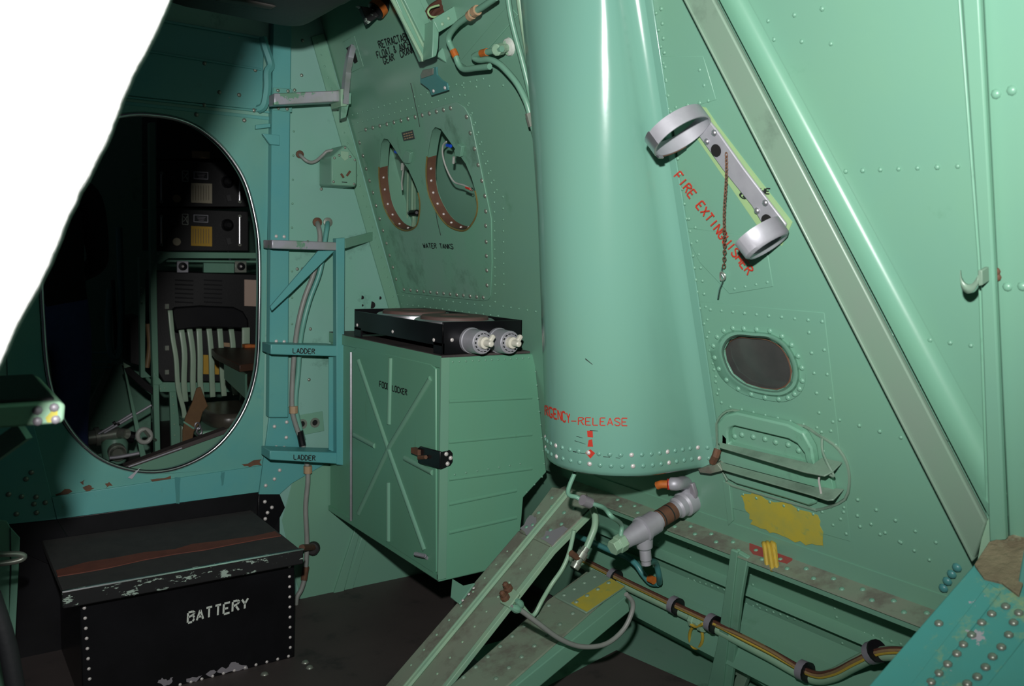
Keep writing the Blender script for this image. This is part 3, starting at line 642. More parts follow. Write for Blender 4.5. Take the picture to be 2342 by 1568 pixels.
# ------------------------------------------------------------------ food locker
LX, LY, LZ0, LZ1 = 1.16, 2.02, .306, .922
LD = PX(LX); LA = PY(LY)
fk = thing('food_locker', (1.33, 2.4, LZ0), 'green sheet metal food locker under the hot plate', 'locker')
prof = LA.many([(1008, 817), (1222, 808), (1250, 1080), (1197, 1138), (1193, 1188), (1180, 1290), (1008, 1330)])
prof[0].x = prof[-1].x = LX
G().extr(prof, (0, YB - .012 - LY, 0)).obj('body', 'green_streak', fk, bevel=.003)
G().extr([(LX - .004, LY - .004, LZ1), (wx(LZ1) - .01, LY - .004, LZ1), (wx(LZ1) - .01, YB - .012, LZ1), (LX - .004, YB - .012, LZ1)], (0, 0, .006)).obj('top', 'floor_brown', fk)
G().box((LX - .005, LY - .002, LZ1 - .028), (LX + .002, YB - .012, LZ1 + .004)).obj('edge_angle', 'green_streak', fk)
G().box((LX - .006, LY - .003, LZ0 - .002), (LX + .002, YB - .012, LZ0 + .014)).obj('edge_angle', 'green_streak', fk)
G().box((LX - .006, LY - .006, LZ0), (LX + .02, LY, LZ1)).obj('corner_angle', 'green', fk)
dr = slab('door', LD, [(808, 800), (816, 793), (985, 832), (996, 842), (998, 1308), (990, 1312), (806, 1192)], .006, .006, 'green_streak', fk, bevel=.003)
for P in ([(821, 824), (896, 1045), (972, 1257)], [(986, 865), (893, 1019), (821, 1173)], [(894.5, 818), (891, 969)], [(889.4, 1102), (889.4, 1236)], [(811, 994), (858, 1019)], [(927, 1047), (990, 1080)]):
    G().tube(LD.many(P, .0055), .0085, 8).obj('stiffening_bead', 'green', dr, smooth=60)
text('stencil_food_locker', 'FOOD LOCKER', lambda x, y: LD.at(x, y, .0065), (868, 884), (931, 904), (868, 871), 'ink', dr)
G().tube(LD.many([(803, 805), (803, 1190)], .006), .0045, 6).obj('hinge_pin', 'alu', fk)
hp = slab('hasp', LD, [(955, 1024), (960, 1020), (1006, 1032), (1006, 1072), (962, 1061), (955, 1056)], .018, .006, 'black_worn', fk, bevel=.002)
G().extr(LA.many([(1008, 1034), (1030, 1029), (1036, 1036), (1036, 1056), (1031, 1064), (1010, 1074)], .008), (0, .008, 0)).obj('hasp_leaf', 'black_worn', hp, bevel=.002)
bolts('rivet', LA.n, [LA.at(x, y, .009) for x, y in ((1021, 1038), (1031, 1047), (1024, 1060))], .0065, 'bolt_white', hp)
G().tube(LD.many([(958, 1046), (974, 1045)], .024), .006, 6).obj('hasp_staple', 'rust', hp)
G().box((LX - .028, 2.10, .64), (LX - .012, 2.14, .655)).obj('hasp_tab', 'rust', hp)
G().tube([LD.at(977, 1275, .006), LD.at(972, 1271, .02), LD.at(950, 1266, .022)], .006, 6).obj('catch', 'alu_matt', fk)
rivets('rivets', LA, [((1020, 828), (1210, 818), 14), ((1018, 850), (1018, 1310), 16), ((1225, 850), (1245, 1060), 8), ((1040, 1085), (1190, 1060), 7), ((1205, 1125), (1240, 1090), 3)], .0032, 'green', fk, .001)
for y0, y1 in ((925, 916), (1018, 1000), (1103, 1078), (1160, 1128), (1225, 1190)):
    G().tube([LA.at(1025, y0 - 8, -.004), LA.at(1215 if y0 < 1150 else 1180, y1 - 8, -.004)], .007, 8).obj('pressed_rib', 'green_streak', fk, smooth=60)
slab('tie_bracket', PY(2.05), [(1215, 870), (1252, 858), (1252, 893), (1236, 902), (1222, 898)], 0, .01, 'green', fk)
# ------------------------------------------------------------------ hot plate on the locker
HZ = LZ1 + .007; hw = 1.425; hz = HZ + .088; hy0, hy1 = 2.026, 2.60
ht = thing('hot_plate', (1.3, 2.3, HZ), 'black two burner hot plate with silver dials on the food locker', 'hot plate')
g = G().box((LX + .004, hy0, HZ), (hw, hy0 + .004, hz)); g.obj('front_wall', 'black_worn', ht, bevel=.001)
G().box((LX + .004, hy1 - .004, HZ + .004), (hw, hy1, hz)).obj('rear_wall', 'black_worn', ht, bevel=.001)
G().box((hw - .004, hy0, HZ), (hw, hy1, hz)).obj('outer_wall', 'black_worn', ht, bevel=.001)
G().box((LX + .004, hy0, HZ + .022), (LX + .008, hy1, hz - .006)).obj('inner_wall', 'black_worn', ht, bevel=.001)
for y in (hy0, hy1 - .05): G().box((LX + .004, y, HZ), (LX + .010, y + .05, HZ + .03)).obj('foot', 'black', ht)
G().box((LX + .01, hy0 + .006, hz - .035), (hw - .006, hy1 - .006, hz - .031)).obj('tray', 'black', ht)
for y in (2.44, 2.19):
    c = Vector(((LX + hw) / 2 + .005, y, hz - .018))
    bn = G().lathe(c, (0, 0, 1), [(0, .118), (.010, .118), (.014, .112), (.012, .104)], 28).obj('burner_ring', 'alu', ht)
    G().lathe(c, (0, 0, 1), [(0, .100), (.020, .100), (.023, .096), (.023, .045), (.020, .04)], 28).obj('burner', 'burner', bn)
for x in (1076, 1138):
    c = PY(hy0).at(x, 778); kn = G().lathe(c, (0, -1, 0), [(0, .036), (.010, .036), (.012, .034), (.062, .032), (.064, .030)], 26).obj('dial', 'alu_matt', ht, smooth=40)
    for k in range(14):
        a = 2 * PI * k / 14; p = c + Vector((math.cos(a) * .0245, -.0645, math.sin(a) * .0245)); t = Vector((-math.sin(a), 0, math.cos(a)))
        G().bar(p - t * .0028, p + t * .0028, .0014, .009, (0, -1, 0)).obj('dial_mark', 'ink', kn, smooth=0)
    G().lathe(c + Vector((0, -.064, 0)), (0, -1, 0), [(0, .017), (.014, .016), (.016, .010)], 16).obj('knob_collar', 'knob_white', kn)
    G().lathe(c + Vector((0, -.078, 0)), (0, -1, 0), [(0, .010), (.028, .0085), (.031, .005)], 14).obj('knob', 'knob_white', kn)
    G().bar(c + Vector((0, -.092, 0)), c + Vector((.016, -.092, .022)), .013, .014, (0, -1, 0)).obj('pointer', 'knob_white', kn, bevel=.004)
bolts('screw', (0, -1, 0), [PY(hy0).at(x, y) for x, y in ((1034, 777), (1184, 773))], .006, 'bolt_white', ht)
bolts('screw', (-1, 0, 0), [PX(LX + .004).at(x, y) for x, y in ((817, 743), (898, 758), (992, 777))], .006, 'bolt_white', ht)
# ------------------------------------------------------------------ ladder on the bulkhead
LP = PY(2.68)
ld = thing('ladder', LP.at(775, 1062), 'teal metal ladder of short rungs beside the oval doorway', 'ladder')
def rung(px, m):
    f = LP.many(px); return G().extr(f, (0, .085, 0)).obj('rung', m, ld, bevel=.003)
rung([(622, 548), (778, 554), (778, 573), (622, 568)], 'alu_worn')
r3 = rung([(619, 787), (772, 790), (772, 815), (619, 810)], 'teal'); r4 = rung([(617, 1030), (776, 1035), (776, 1061), (617, 1051)], 'teal')
text('stencil_ladder', 'LADDER', lambda x, y: LP.at(x, y), (670, 807), (720, 809), (670, 796), 'ink', r3)
text('stencil_ladder', 'LADDER', lambda x, y: LP.at(x, y), (672, 1050), (721, 1053), (672, 1039), 'ink', r4)
G().extr(LP.many([(769, 545), (789, 543), (786, 1064), (770, 1062)], .002), (0, .03, 0)).obj('stile', 'teal', ld, bevel=.002)
G().extr(LP.many([(752, 816), (771, 816), (771, 1035), (752, 1028)], -.03), (0, .003, 0)).obj('stile_web', 'teal', ld)
G().extr(LP.many([(618, 701), (728, 573), (766, 573), (664, 672), (622, 711)], -.01), (0, .008, 0)).obj('brace', 'teal', ld, bevel=.002)
G().bar(LP.at(788, 557, -.01), SW.at(862, 537, .004), .006, .03).obj('tie_bar', 'green_stain', ld)
for y in (540, 780, 1022): bolts('rivet', BH.n, [BH.at(632, y, .034), BH.at(650, y + 1, .034)], .006, 'bolt_white', ld)
# ------------------------------------------------------------------ handle crank and its bracket above the ladder
cb = thing('crank_bracket', BH.at(700, 240, .03), 'worn bare metal bracket bar above the ladder', 'bracket')
CP = PY(2.64)
G().extr(CP.many([(627, 213), (782, 206), (782, 232), (627, 240)]), (0, .05, 0)).obj('bar', 'alu_worn', cb, bevel=.003)
slab('base_plate', BH, [(625, 200), (669, 203), (668, 257), (624, 251)], .038, .006, 'teal_light', cb)
bolts('rivet', BH.n, [BH.at(x, y, .039) for x, y in ((636, 207), (659, 208), (637, 247), (657, 249))], .006, 'bolt', cb)
cr = thing('crank_lever', CP.at(790, 265), 'slim painted lever hanging from a slot in the hull side', 'lever')
p = [SW.at(806, 108, .006), SW.at(800, 130, .03), CP.at(794, 165, .0), CP.at(790, 205, .012), CP.at(788, 238, .012)]
g = G(); g.tube(p, .013, 4, k=3); g.obj('arm', 'alu_worn', cr)
G().extr(CP.many([(779, 203), (793, 202), (794, 242), (780, 243)], .016), (0, .08, 0)).obj('fork', 'pale_green', cr, bevel=.002)
G().extr(CP.many([(793, 212), (804, 212), (803, 238), (793, 238)], .0), (0, .03, 0)).obj('lug', 'green', cr, bevel=.002)
G().extr(CP.many([(781, 243), (799, 236), (792, 268), (780, 272)], .0), (0, .02, 0)).obj('tip', 'green_stain', cr, bevel=.002)
slab('slot_plate', SW, [(783, 96), (810, 82), (831, 152), (804, 166)], .002, .002, 'green_stain', ws)
slab('slot', SW, [(791, 110), (807, 101), (818, 141), (811, 146)], .0026, .0008, 'hole', ws, bevel=0, smooth=0)
# ------------------------------------------------------------------ switch box
sb = thing('switch_box', BH.at(786, 424), 'five sided green switch box on the bulkhead', 'switch box')
SP = PY(2.69)
SBp = [(789, 331), (794, 334), (816, 364), (816, 420), (812, 427), (762, 424), (758, 420), (758, 358)]
G().extr(SP.many(SBp), (0, .105, 0)).obj('case', 'green_stain', sb, bevel=.004)
lidp = G().extr(SP.many(scale_px(SBp, .97), .004), (0, .004, 0)).obj('lid', 'green', sb, bevel=.002)
bolts('screw', BH.n, [SP.at(x, y, .005) for x, y in ((789.5, 337.5), (765, 361), (812, 365.5), (763, 415.5), (810, 420.5), (776, 355), (801, 358))], .0045, 'bolt', sb)
slab('badge', SP, [(780, 345), (798, 347), (797, 362), (789, 368), (781, 360)], .006, .002, 'pale_green', sb, bevel=.001)
for a, b in (((780, 397), (786, 406)), ((793, 402), (801, 391))): G().tube([SP.at(*a, .006), SP.at(*b, .010)], .004, 6).obj('toggle', 'rust', sb)
slab('slot', SP, [(782, 415), (794, 416), (794, 418), (782, 417)], .0055, .001, 'ink', sb, bevel=0)
cn = thing('box_conduit', BH.at(700, 365), 'thin curved conduit from rusty grommet to the five sided switch box', 'conduit')
tube('pipe', [BH.at(685, 353, .0), BH.at(688, 356, .02), BH.at(700, 367, .03), BH.at(712, 371, .03), BH.at(724, 367, .03), BH.at(738, 355, .03), BH.at(748, 346, .035), BH.at(762, 344, .04)], .0055, 'grey_cable', cn)
G().lathe(BH.at(685, 353), BH.n, [(0, .013), (.006, .013), (.008, .008)], 14).obj('grommet', 'rust', cn)
# ------------------------------------------------------------------ conduits running down behind the ladder
for i, (lab, a, P) in enumerate((('nearer clear ribbed conduit running down behind the ladder rungs', .012, [(725, 508, 0), (729, 520, .03), (732, 545, .04), (726, 590, .05), (716, 630, .05), (697, 680, .05), (684, 730, .05), (676, 780, .04), (670, 850, .03), (668, 930, .03), (676, 970, .03), (690, 1010, .03), (702, 1060, .03), (704, 1100, .035), (699, 1160, .035), (702, 1240, .04), (698, 1310, .04), (690, 1345, .04), (678, 1370, .04), (676, 1420, .04)]),
                             ('second ribbed conduit running down just right of the first', .012, [(749, 508, 0), (748, 520, .03), (744, 545, .04), (738, 590, .05), (729, 630, .05), (710, 680, .05), (696, 730, .05), (687, 780, .04), (682, 850, .03), (676, 920, .028), (683, 965, .025), (694, 1005, .02)]))):
    t = thing('ribbed_conduit', BH.at(*P[-1]), lab, 'conduit', 'conduits behind the ladder')
    G().tube([BH.at(*q) for q in P], .0085, 8, k=5).obj('hose', 'grey_cable' if i == 0 else 'teal_light', t, smooth=60)
    G().lathe(BH.at(*P[0]), BH.n, [(0, .016), (.006, .016), (.008, .009)], 14).obj('grommet', 'bolt' if i else 'rust', t)
    if i == 0:
        for x, y in ((671, 936), (704, 1073)): G().cyl(BH.at(x, y - 8, .032), BH.at(x, y + 8, .032), .0145, 12).obj('clamp', 'tan', t)
        G().cyl(BH.at(685, 985, .03), BH.at(692, 1018, .03), .012, 10).obj('splice_tape', 'black', t)
        G().cyl(BH.at(700, 1295, .04), BH.at(695, 1325, .04), .011, 10).obj('tape', 'rust', t)
rb = thing('rubber_stop', BH.at(720, 1252), 'round black rubber stop on a rusty rod by the battery box', 'stop')
G().lathe(BH.at(718, 1251, .02), (-.6, -.8, 0), [(0, .022), (.02, .022), (.024, .016)], 16).obj('pad', 'black_matt', rb)
G().tube([BH.at(718, 1251, .03), BH.at(690, 1252, .12)], .011, 8).obj('rod', 'rust', rb)
# ------------------------------------------------------------------ battery box step
by = 2.389
bb = thing('battery_box', (.5, 2.5, 0), 'black battery box step below the oval doorway', 'box')
fx0 = PY(by).at(183, 1380).x; fx1 = .884
G().box((fx0, by, 0), (fx1, YB - .006, .315)).obj('case', 'black_worn', bb, bevel=.003)
tr = PY(2.335); tz = tr.at(690, 1258).z; tx0, tx1 = tr.at(146, 1353).x, tr.at(690, 1258).x
yb2 = PZ(tz).at(606, 1192).y
G().box((tx0, 2.345, tz - .018), (tx1, YB - .005, tz)).obj('tread', 'tread', bb, bevel=.002)
TZ = PZ(tz)
ys = TZ.at(300, 1290).y
g = G(); rd = []
up = [(128, 1303), (200, 1284), (260, 1275), (330, 1262), (400, 1255), (440, 1243), (500, 1236), (580, 1225), (629, 1214)]
dn = [(643, 1224), (600, 1231), (530, 1244), (470, 1256), (400, 1266), (330, 1279), (250, 1297), (190, 1308), (132, 1317)]
g.extr(TZ.many(up + dn, .0022), (0, 0, -.0022)); g.obj('red_strip', 'tread_red', bb, smooth=0)
G().box((tx0 - .004, 2.330, tz - .040), (tx1 + .004, 2.348, tz + .004)).obj('nosing', 'black_edge', bb, bevel=.004)
G().tube([(tx0 - .004, 2.331, tz + .003), (tx1 + .004, 2.331, tz + .003)], .0035, 6).obj('nosing_edge', 'steel', bb)
G().box((fx0 - .006, by - .008, .300), (fx1 + .004, by + .004, .312)).obj('lid_lip', 'black_edge', bb)
FP = PY(by)
text('stencil_battery', 'BATTERY', lambda x, y: FP.at(x, y, .001), (429, 1424), (567, 1390), (430, 1400), 'white_paint', bb, w=1.15, gap=.3)
rr = [FP.at(*lerp((193, 1390), (205, 1552), i / 7)) for i in range(8)] + [FP.at(*lerp((662, 1295), (664, 1480), i / 8)) for i in range(9)] + [FP.at(*lerp((412, 1565), (660, 1500), i / 10)) for i in range(11)]
bolts('rivet', FP.n, rr, .0048, 'bolt_white', bb)
for q in ([(360, 1560), (372, 1550), (384, 1556), (395, 1548), (392, 1562), (376, 1568)], [(425, 1552), (450, 1548), (462, 1545), (448, 1558), (430, 1560)], [(470, 1540), (488, 1530), (496, 1536), (482, 1546)], [(496, 1536), (505, 1526), (518, 1528), (530, 1516), (540, 1512), (548, 1518), (562, 1520), (566, 1528), (548, 1532), (530, 1534), (510, 1541)]):
    slab('bare_patch', FP, jag(q, 2.0, 3), .0007, .0007, 'lead_grey', bb, bevel=0, smooth=0)
bolts('floor_screw', (0, 0, 1), [PZ(0).at(x, y) for x, y in ((698, 1514), (605, 1541), (708, 1526))], .012, 'bolt', bb)
# ------------------------------------------------------------------ fire extinguisher bracket
fb = thing('extinguisher_bracket', SW.at(1760, 530), 'empty metal fire extinguisher bracket with strap, cup and chain', 'bracket')
slab('light_patch', SW, [(1600, 243), (1614, 246), (1640, 285), (1720, 390), (1812, 508), (1788, 562), (1745, 535), (1586, 305)], .0012, .0012, 'primer', fb, bevel=0)
bpx = [(1594, 306), (1614, 268), (1640, 300), (1700, 385), (1772, 480), (1797, 512), (1790, 540), (1750, 525), (1718, 470), (1650, 385)]
slab('backplate', SW, bpx, .008, .006, 'alu_matt', fb, bevel=.002)
bolts('rivet', SW.n, [SW.at(x, y, .009) for x, y in ((1633, 304), (1616, 324), (1750, 464), (1731, 482))], .0068, 'alu', fb, h=.004)
for x, y in ((1641, 343), (1757, 503)): G().lathe(SW.at(x, y, .004), SW.n, [(0, .0125), (.0052, .0125)], 18).obj('mounting_hole', 'hole', fb)
ax = (SW.at(1772, 505) - SW.at(1612, 290)).normalized()
sd = SW.n.cross(ax).normalized()
def ringn(n=40): return [SW.n * math.cos(2 * PI * i / n) + sd * math.sin(2 * PI * i / n) for i in range(n + 1)]
def ringpts(c, R, n=40, a0=0, a1=2 * PI): return [c + (SW.n * math.cos(a0 + (a1 - a0) * i / n) + sd * .8 * math.sin(a0 + (a1 - a0) * i / n)) * R for i in range(n + 1)]
p0 = SW.at(1604, 282, .010); D = reach(p0, SW.n, 1498); c0 = p0 + SW.n * D / 2; R0 = D / 2
rg = band([ringpts(c0 - ax * .015, R0), ringpts(c0 + ax * .015, R0)], ringn(), .003).obj('strap_ring', 'alu_matt', fb, smooth=40)
q = ringpts(c0, R0 + .003)
for i0, i1, m, w, nm in ((26, 32, 'rust', .016, 'rusty_patch'), (33, 40, 'alu', .016, 'buckle'), (32, 34, 'alu', .020, 'buckle_loop')):
    s = ringpts(c0, R0 + .0032)[i0:i1 + 1]; band([[p - ax * w for p in s], [p + ax * w for p in s]], ringn()[i0:i1 + 1], .003).obj(nm, m, rg, smooth=40)
p1 = SW.at(1782, 530, .010); D1 = reach(p1, SW.n, 1706); c1 = p1 + SW.n * D1 / 2; R1 = D1 / 2
band([ringpts(c1 - ax * .018, R1 * 1.02), ringpts(c1 + ax * .014, R1 * 1.0), ringpts(c1 + ax * .019, R1 * .86), ringpts(c1 + ax * .014, R1 * .70)], ringn(), .003).obj('cup', 'alu_matt', fb, smooth=50)
ch = G(); a, b = SW.at(1661, 347, .014), None
prev = (1661, 347); N = 34
for i in range(N):
    t = i / (N - 1); p = SW.at(1661 - 6 * t + 1.5 * math.sin(t * 9), 350 + (612 - 350) * t, .014 + .012 * math.sin(t * PI))
    if i: 
        m_, d_ = (p + lastp) / 2, (p - lastp); u, v, _ = basis(d_); s_ = u if i % 2 else v
        L_ = d_.length * .72
        loop = [m_ + d_.normalized() * L_ * math.cos(k * PI / 4) + s_ * .0032 * math.sin(k * PI / 4) for k in range(8)]
        ch.tube(loop, .0011, 4, closed=True)
    lastp = p
stuff(ch.obj('chain', 'rust', fb))
G().tube([SW.at(1652, 612, .014), SW.at(1650, 625, .014), SW.at(1655, 634, .014), SW.at(1652, 646, .014), SW.at(1646, 660, .014), SW.at(1642, 682, .014)], .0022, 6).obj('pin', 'steel', fb)
G().tube(SW.many([(1648, 622), (1658, 628), (1657, 638), (1648, 640)], .016), .0018, 5, closed=True, k=3).obj('pin_ring', 'bolt', fb)
text('stencil_fire', 'FIRE EXTINGUISHER', lambda x, y: SW.at(x, y, .0052), (1541, 404), (1709, 629), (1556, 391), 'red', ws, w=1.0)
text('stencil_small', 'G', lambda x, y: SW.at(x, y, .003), (1691, 447), (1703, 456), (1699, 438), 'ink', ws)
text('stencil_small', 'HE', lambda x, y: SW.at(x, y, .003), (1738, 442), (1760, 443), (1740, 430), 'ink', ws)
# ------------------------------------------------------------------ vent hatch below the window
vh = thing('vent_hatch', SW.at(1790, 1160), 'recessed green vent hatch with two ledges below the dark window', 'hatch')
VO = [(1639, 980), (1641, 963), (1653.6, 946), (1676.5, 937), (1722.5, 948), (1791, 967), (1839, 973.7), (1868, 992), (1906, 1015), (1929, 1041.6), (1940.6, 1072), (1942.5, 1106.7), (1933, 1141), (1898.5, 1158), (1868, 1165), (1847, 1160), (1676.5, 1110.5), (1663, 1097), (1653.6, 1078), (1644, 1053)]
slab('backing', SW, VO, .0022, .0006, 'green', vh, bevel=0)
G().tube(SW.many(VO, .003), .0032, 6, closed=True, k=2).obj('rim', 'strut_grey', vh, smooth=60)
IN = [(1664, 1016), (1663, 990), (1668, 978), (1680, 974), (1800, 1003), (1823, 1016), (1838, 1036), (1844, 1064)]
slab('frame', SW, [(1640, 1014), (1641, 966), (1658, 949), (1684, 944), (1800, 971), (1836, 990), (1856, 1026), (1862, 1064), (1864, 1074), (1645, 1018)], .022, .020, 'green_stain', vh, bevel=.004, holes=(IN,))
slab('panel', SW, scale_px(IN, 1.03), .005, .003, 'green_stain', vh, bevel=0)
bolts('bolt', SW.n, [SW.at(x, y, .006) for x, y in ((1680, 998), (1696, 994), (1722, 999), (1749, 1004), (1773, 1011), (1802, 1017), (1826, 1030))], .0068, 'green_stain', vh)
VS = Plane(SW.at(1760, 1030, .024), Vector((-.45, 0, 1)))
slab('ledge', VS, [(1644, 1010), (1860, 1060), (1880, 1046), (1926, 1056), (1904, 1078), (1886, 1087), (1838, 1078), (1646, 1022)], 0, .003, 'strut_grey', vh, bevel=.001)
slab('riser', SW, [(1646, 1024), (1842, 1078), (1900, 1090), (1908, 1126), (1860, 1112), (1648, 1056)], .014, .010, 'green_stain', vh, bevel=.001)
VS2 = Plane(SW.at(1760, 1088, .026), Vector((-.45, 0, 1)))
slab('ledge', VS2, [(1646, 1055), (1700, 1070), (1860, 1112), (1930, 1117), (1906, 1142), (1892, 1143), (1855, 1131), (1653, 1073)], 0, .003, 'strut_grey', vh, bevel=.001)
slab('tray', SW, [(1651, 1074), (1857, 1131), (1867, 1140), (1864, 1152), (1850, 1158), (1800, 1142), (1684, 1108), (1662, 1096)], .014, .012, 'green_stain', vh, bevel=.006)
tube('stay_wire', [SW.at(1880, 1003, .006), SW.at(1881, 1030, .02), SW.at(1893, 1060, .035), SW.at(1907, 1088, .04), SW.at(1893, 1082, .04)], .0025, 'strut_grey', vh, n=6)
tube('tie_wire', [SW.at(1869, 1070, .035), SW.at(1874, 1084, .04), SW.at(1873, 1100, .04), SW.at(1878, 1128, .035)], .0022, 'bolt_white', vh, n=6)
slab('drain_strip', SW, [(1652, 1098), (1668, 1108), (1676, 1190), (1665, 1202)], .006, .006, 'green', ws)
# ------------------------------------------------------------------ hydraulic release cylinder under the column
A = SW.at(1580, 1142, 0); D = reach(A, SW.n, 1400); N_ = SW.n
hc = thing('release_cylinder', A, 'silver hydraulic release cylinder mounted below the rounded column', 'cylinder')
slab('mount_flange', SW, [(1560, 1108), (1582, 1106), (1590, 1130), (1588, 1164), (1572, 1164), (1562, 1148)], .012, .012, 'lead_grey', hc, bevel=.003)
G().lathe(A, N_, [(0, .032), (.10 * D, .032), (.12 * D, .027), (.18 * D, .027), (.2 * D, .022), (.46 * D, .022), (.47 * D, .028), (.60 * D, .028), (.61 * D, .032), (.64 * D, .032), (.65 * D, .028), (.72 * D, .024), (.80 * D, .0205), (.86 * D, .0195)], 22).obj('barrel', 'alu_matt', hc, smooth=40)
G().lathe(A + N_ * D * .86, N_, [(0, .0215), (.02, .0215), (.0205, .0185), (.14 * D, .018)], 6).obj('hex_cap', 'pale_green', hc, bevel=.001)
G().lathe(A + N_ * D * .24, N_, [(0, .0225), (.19 * D, .0225)], 22).obj('label_band', 'rust', hc)
G().lathe(A + N_ * D * .295, N_, [(0, .0229), (.012 * D, .0229)], 22).obj('band_line', 'ink', hc); G().lathe(A + N_ * D * .40, N_, [(0, .0229), (.012 * D, .0229)], 22).obj('band_line', 'ink', hc)
C_ = A + N_ * D * .62
G().lathe(C_, (.12, -.05, -1), [(.02, .022), (.045, .019), (.050, .014), (.075, .014), (.078, .012), (.088, .012)], 14).obj('side_port', 'alu_matt', hc)
eb = A + N_ * D * .06
tube('elbow', [eb + Vector((0, 0, .015)), eb + Vector((-.01, -.005, .05)), SW.at(1548, 1106, .06), SW.at(1535, 1106, .07)], .016, 'alu_matt', hc, n=12)
tube('elbow_sleeve', [SW.at(1536, 1107, .07), SW.at(1526, 1107, .078)], .0135, 'red', hc, n=12); tube('elbow_cap', [SW.at(1527, 1107, .076), SW.at(1512, 1107, .085), SW.at(1503, 1110, .09)], .010, 'orange', hc, n=10)
H = lambda x, y, o: LW.at(x, y, o)
p = C_ + Vector((.01, -.004, -.085))
tube('port_hose', [p, H(1498, 1285, .14), H(1507, 1315, .12), H(1508, 1332, .10)], .008, 'teal_blue', hc)
hz_ = thing('teal_hose', H(1500, 1335, .08), 'teal hose running from behind the brace to the cylinder port', 'hose')
tube('hose', [H(1312, 1222, .10), H(1360, 1242, .10), H(1400, 1260, .10), H(1432, 1272, .10), H(1455, 1290, .10), H(1470, 1312, .10), H(1488, 1332, .09), H(1506, 1334, .09)], .0085, 'teal_blue', hz_)
G().cyl(H(1485, 1322, .10), H(1496, 1327, .10), .0105, 12).obj('band', 'orange', hz_)
t = thing('return_hose', H(1400, 1190, .2), 'grey hose curving from column bottom to the cylinder cap', 'hose')
cp_ = A + N_ * D * .90
tube('hose', [Vector((1.30, 1.56, .76)), PY(1.55).at(1300, 1118), PY(1.52).at(1320, 1137), PY(1.5).at(1350, 1150), PY(1.46).at(1380, 1160), PY(1.42).at(1398, 1180), cp_ + Vector((0, 0, .045)), cp_ + Vector((0, 0, .018))], .0055, 'green_stain', t)
G().cyl(PY(1.5).at(1332, 1143), PY(1.5).at(1350, 1150), .0125, 12).obj('clamp', 'lead_grey', t)
t = thing('pale_hose', PY(1.6).at(1330, 1270), 'pale rubber hose ending in a brass fitting below the splice', 'hose')
tube('hose', [PY(1.6).at(1354, 1156), PY(1.6).at(1361, 1180), PY(1.6).at(1360, 1205), PY(1.6).at(1350, 1232), PY(1.6).at(1341, 1254)], .0088, 'pale_green', t)
G().lathe(PY(1.6).at(1341, 1252), PY(1.6).at(1312, 1300) - PY(1.6).at(1341, 1252), [(0, .010), (.012, .010), (.013, .014), (.030, .014), (.031, .010), (.045, .010), (.046, .013), (.058, .012)], 12).obj('fitting', 'bolt', t)
G().tube([PY(1.6).at(1322, 1276), PY(1.6).at(1306, 1264)], .008, 8).obj('side_fitting', 'rust', t)
for nm, lab, P, m, r in (('bonding_cable', 'grey cable rising from the brace terminal behind the splice', [(1182, 1372, -.005), (1196, 1388, -.01), (1212, 1406, -.01), (1224, 1402, -.01), (1240, 1372, -.01), (1262, 1335, 0), (1286, 1300, 0), (1302, 1262, .0), (1313, 1212, .0)], 'pale_green', .0055),
                      ('looped_cable', 'grey cable looping below the brace terminal', [(1170, 1388, 0), (1192, 1396, 0), (1230, 1424, .0), (1280, 1460, .0), (1330, 1478, .0), (1385, 1472, .0), (1425, 1440, .0), (1445, 1400, .0), (1446, 1375, .0), (1432, 1358, .0)], 'grey_cable', .0058)):
    t = thing(nm, PY(1.55).at(*P[3][:2]), lab, 'cable')
    KP_ = PY(1.62 if nm == 'bonding_cable' else 1.46)
    tube('cable', [KP_.at(x, y, o) for x, y, o in P], r, m, t)
    G().lathe(KP_.at(*P[0][:2]), KP_.at(*P[1][:2]) - KP_.at(*P[0][:2]), [(0, .006), (.010, .009), (.018, .009), (.024, .006)], 10).obj('boot', 'green', t)
# wiring loom along the hull side
LO = .10
CPX = [(1310, 1276), (1400, 1322), (1530, 1384), (1592, 1414), (1640, 1436), (1690, 1462), (1760, 1498), (1850, 1546), (1900, 1545), (1950, 1520), (2000, 1498), (2060, 1494), (2150, 1510)]
lm = thing('wiring_loom', LW.at(1540, 1390, LO), 'tan wires strapped on a green conduit along the lower hull side', 'wiring')
tube('conduit', [LW.at(x, y, LO) for x, y in CPX], .0145, 'pale_green', lm, n=12)
for j, (dy, dx, m) in enumerate(((-9, 0, 'wire_tan'), (-6, 2, 'wire_tan'), (-11, 3, 'brown_cable'), (-3, 4, 'yellow_cord'), (-8, 5, 'wire_tan'))):
    P = [LW.at(x + dx, y + dy + random.uniform(-1, 1) - (4 if i in (5, 6) and j < 2 else 0), LO + .012 + .004 * (j % 2)) for i, (x, y) in enumerate(CPX)]
    tube('wire', P, .0042, m, lm, n=6)
for x, y, ex, ey in ((1404, 1321, 9, 5), (1543, 1386, 9, 5), (1628, 1427, 9, 5), (1838, 1536, 9, 4), (1998, 1494, 9, -3)):
    c = LW.at(x, y - 3, LO + .006); d = (LW.at(x + ex, y + ey, LO) - LW.at(x, y, LO)).normalized()
    G().cyl(c - d * .009, c + d * .009, .0225, 14).obj('strap', 'grey_strap', lm); G().cyl(c + d * .009, c + d * .014, .0232, 14).obj('strap_edge', 'black', lm)
c = LW.at(1594, 1418, LO); d = (LW.at(1640, 1440, LO) - LW.at(1592, 1418, LO)).normalized()
G().lathe(c - d * .02, d, [(0, .016), (.006, .021), (.018, .021), (.020, .018), (.034, .018), (.036, .022), (.048, .022)], 8).obj('coupling', 'pale_green', lm)
yr = thing('yellow_ring', LW.at(1590, 1480, LO), 'yellow cord ring hanging from the wiring loom coupling', 'cord')
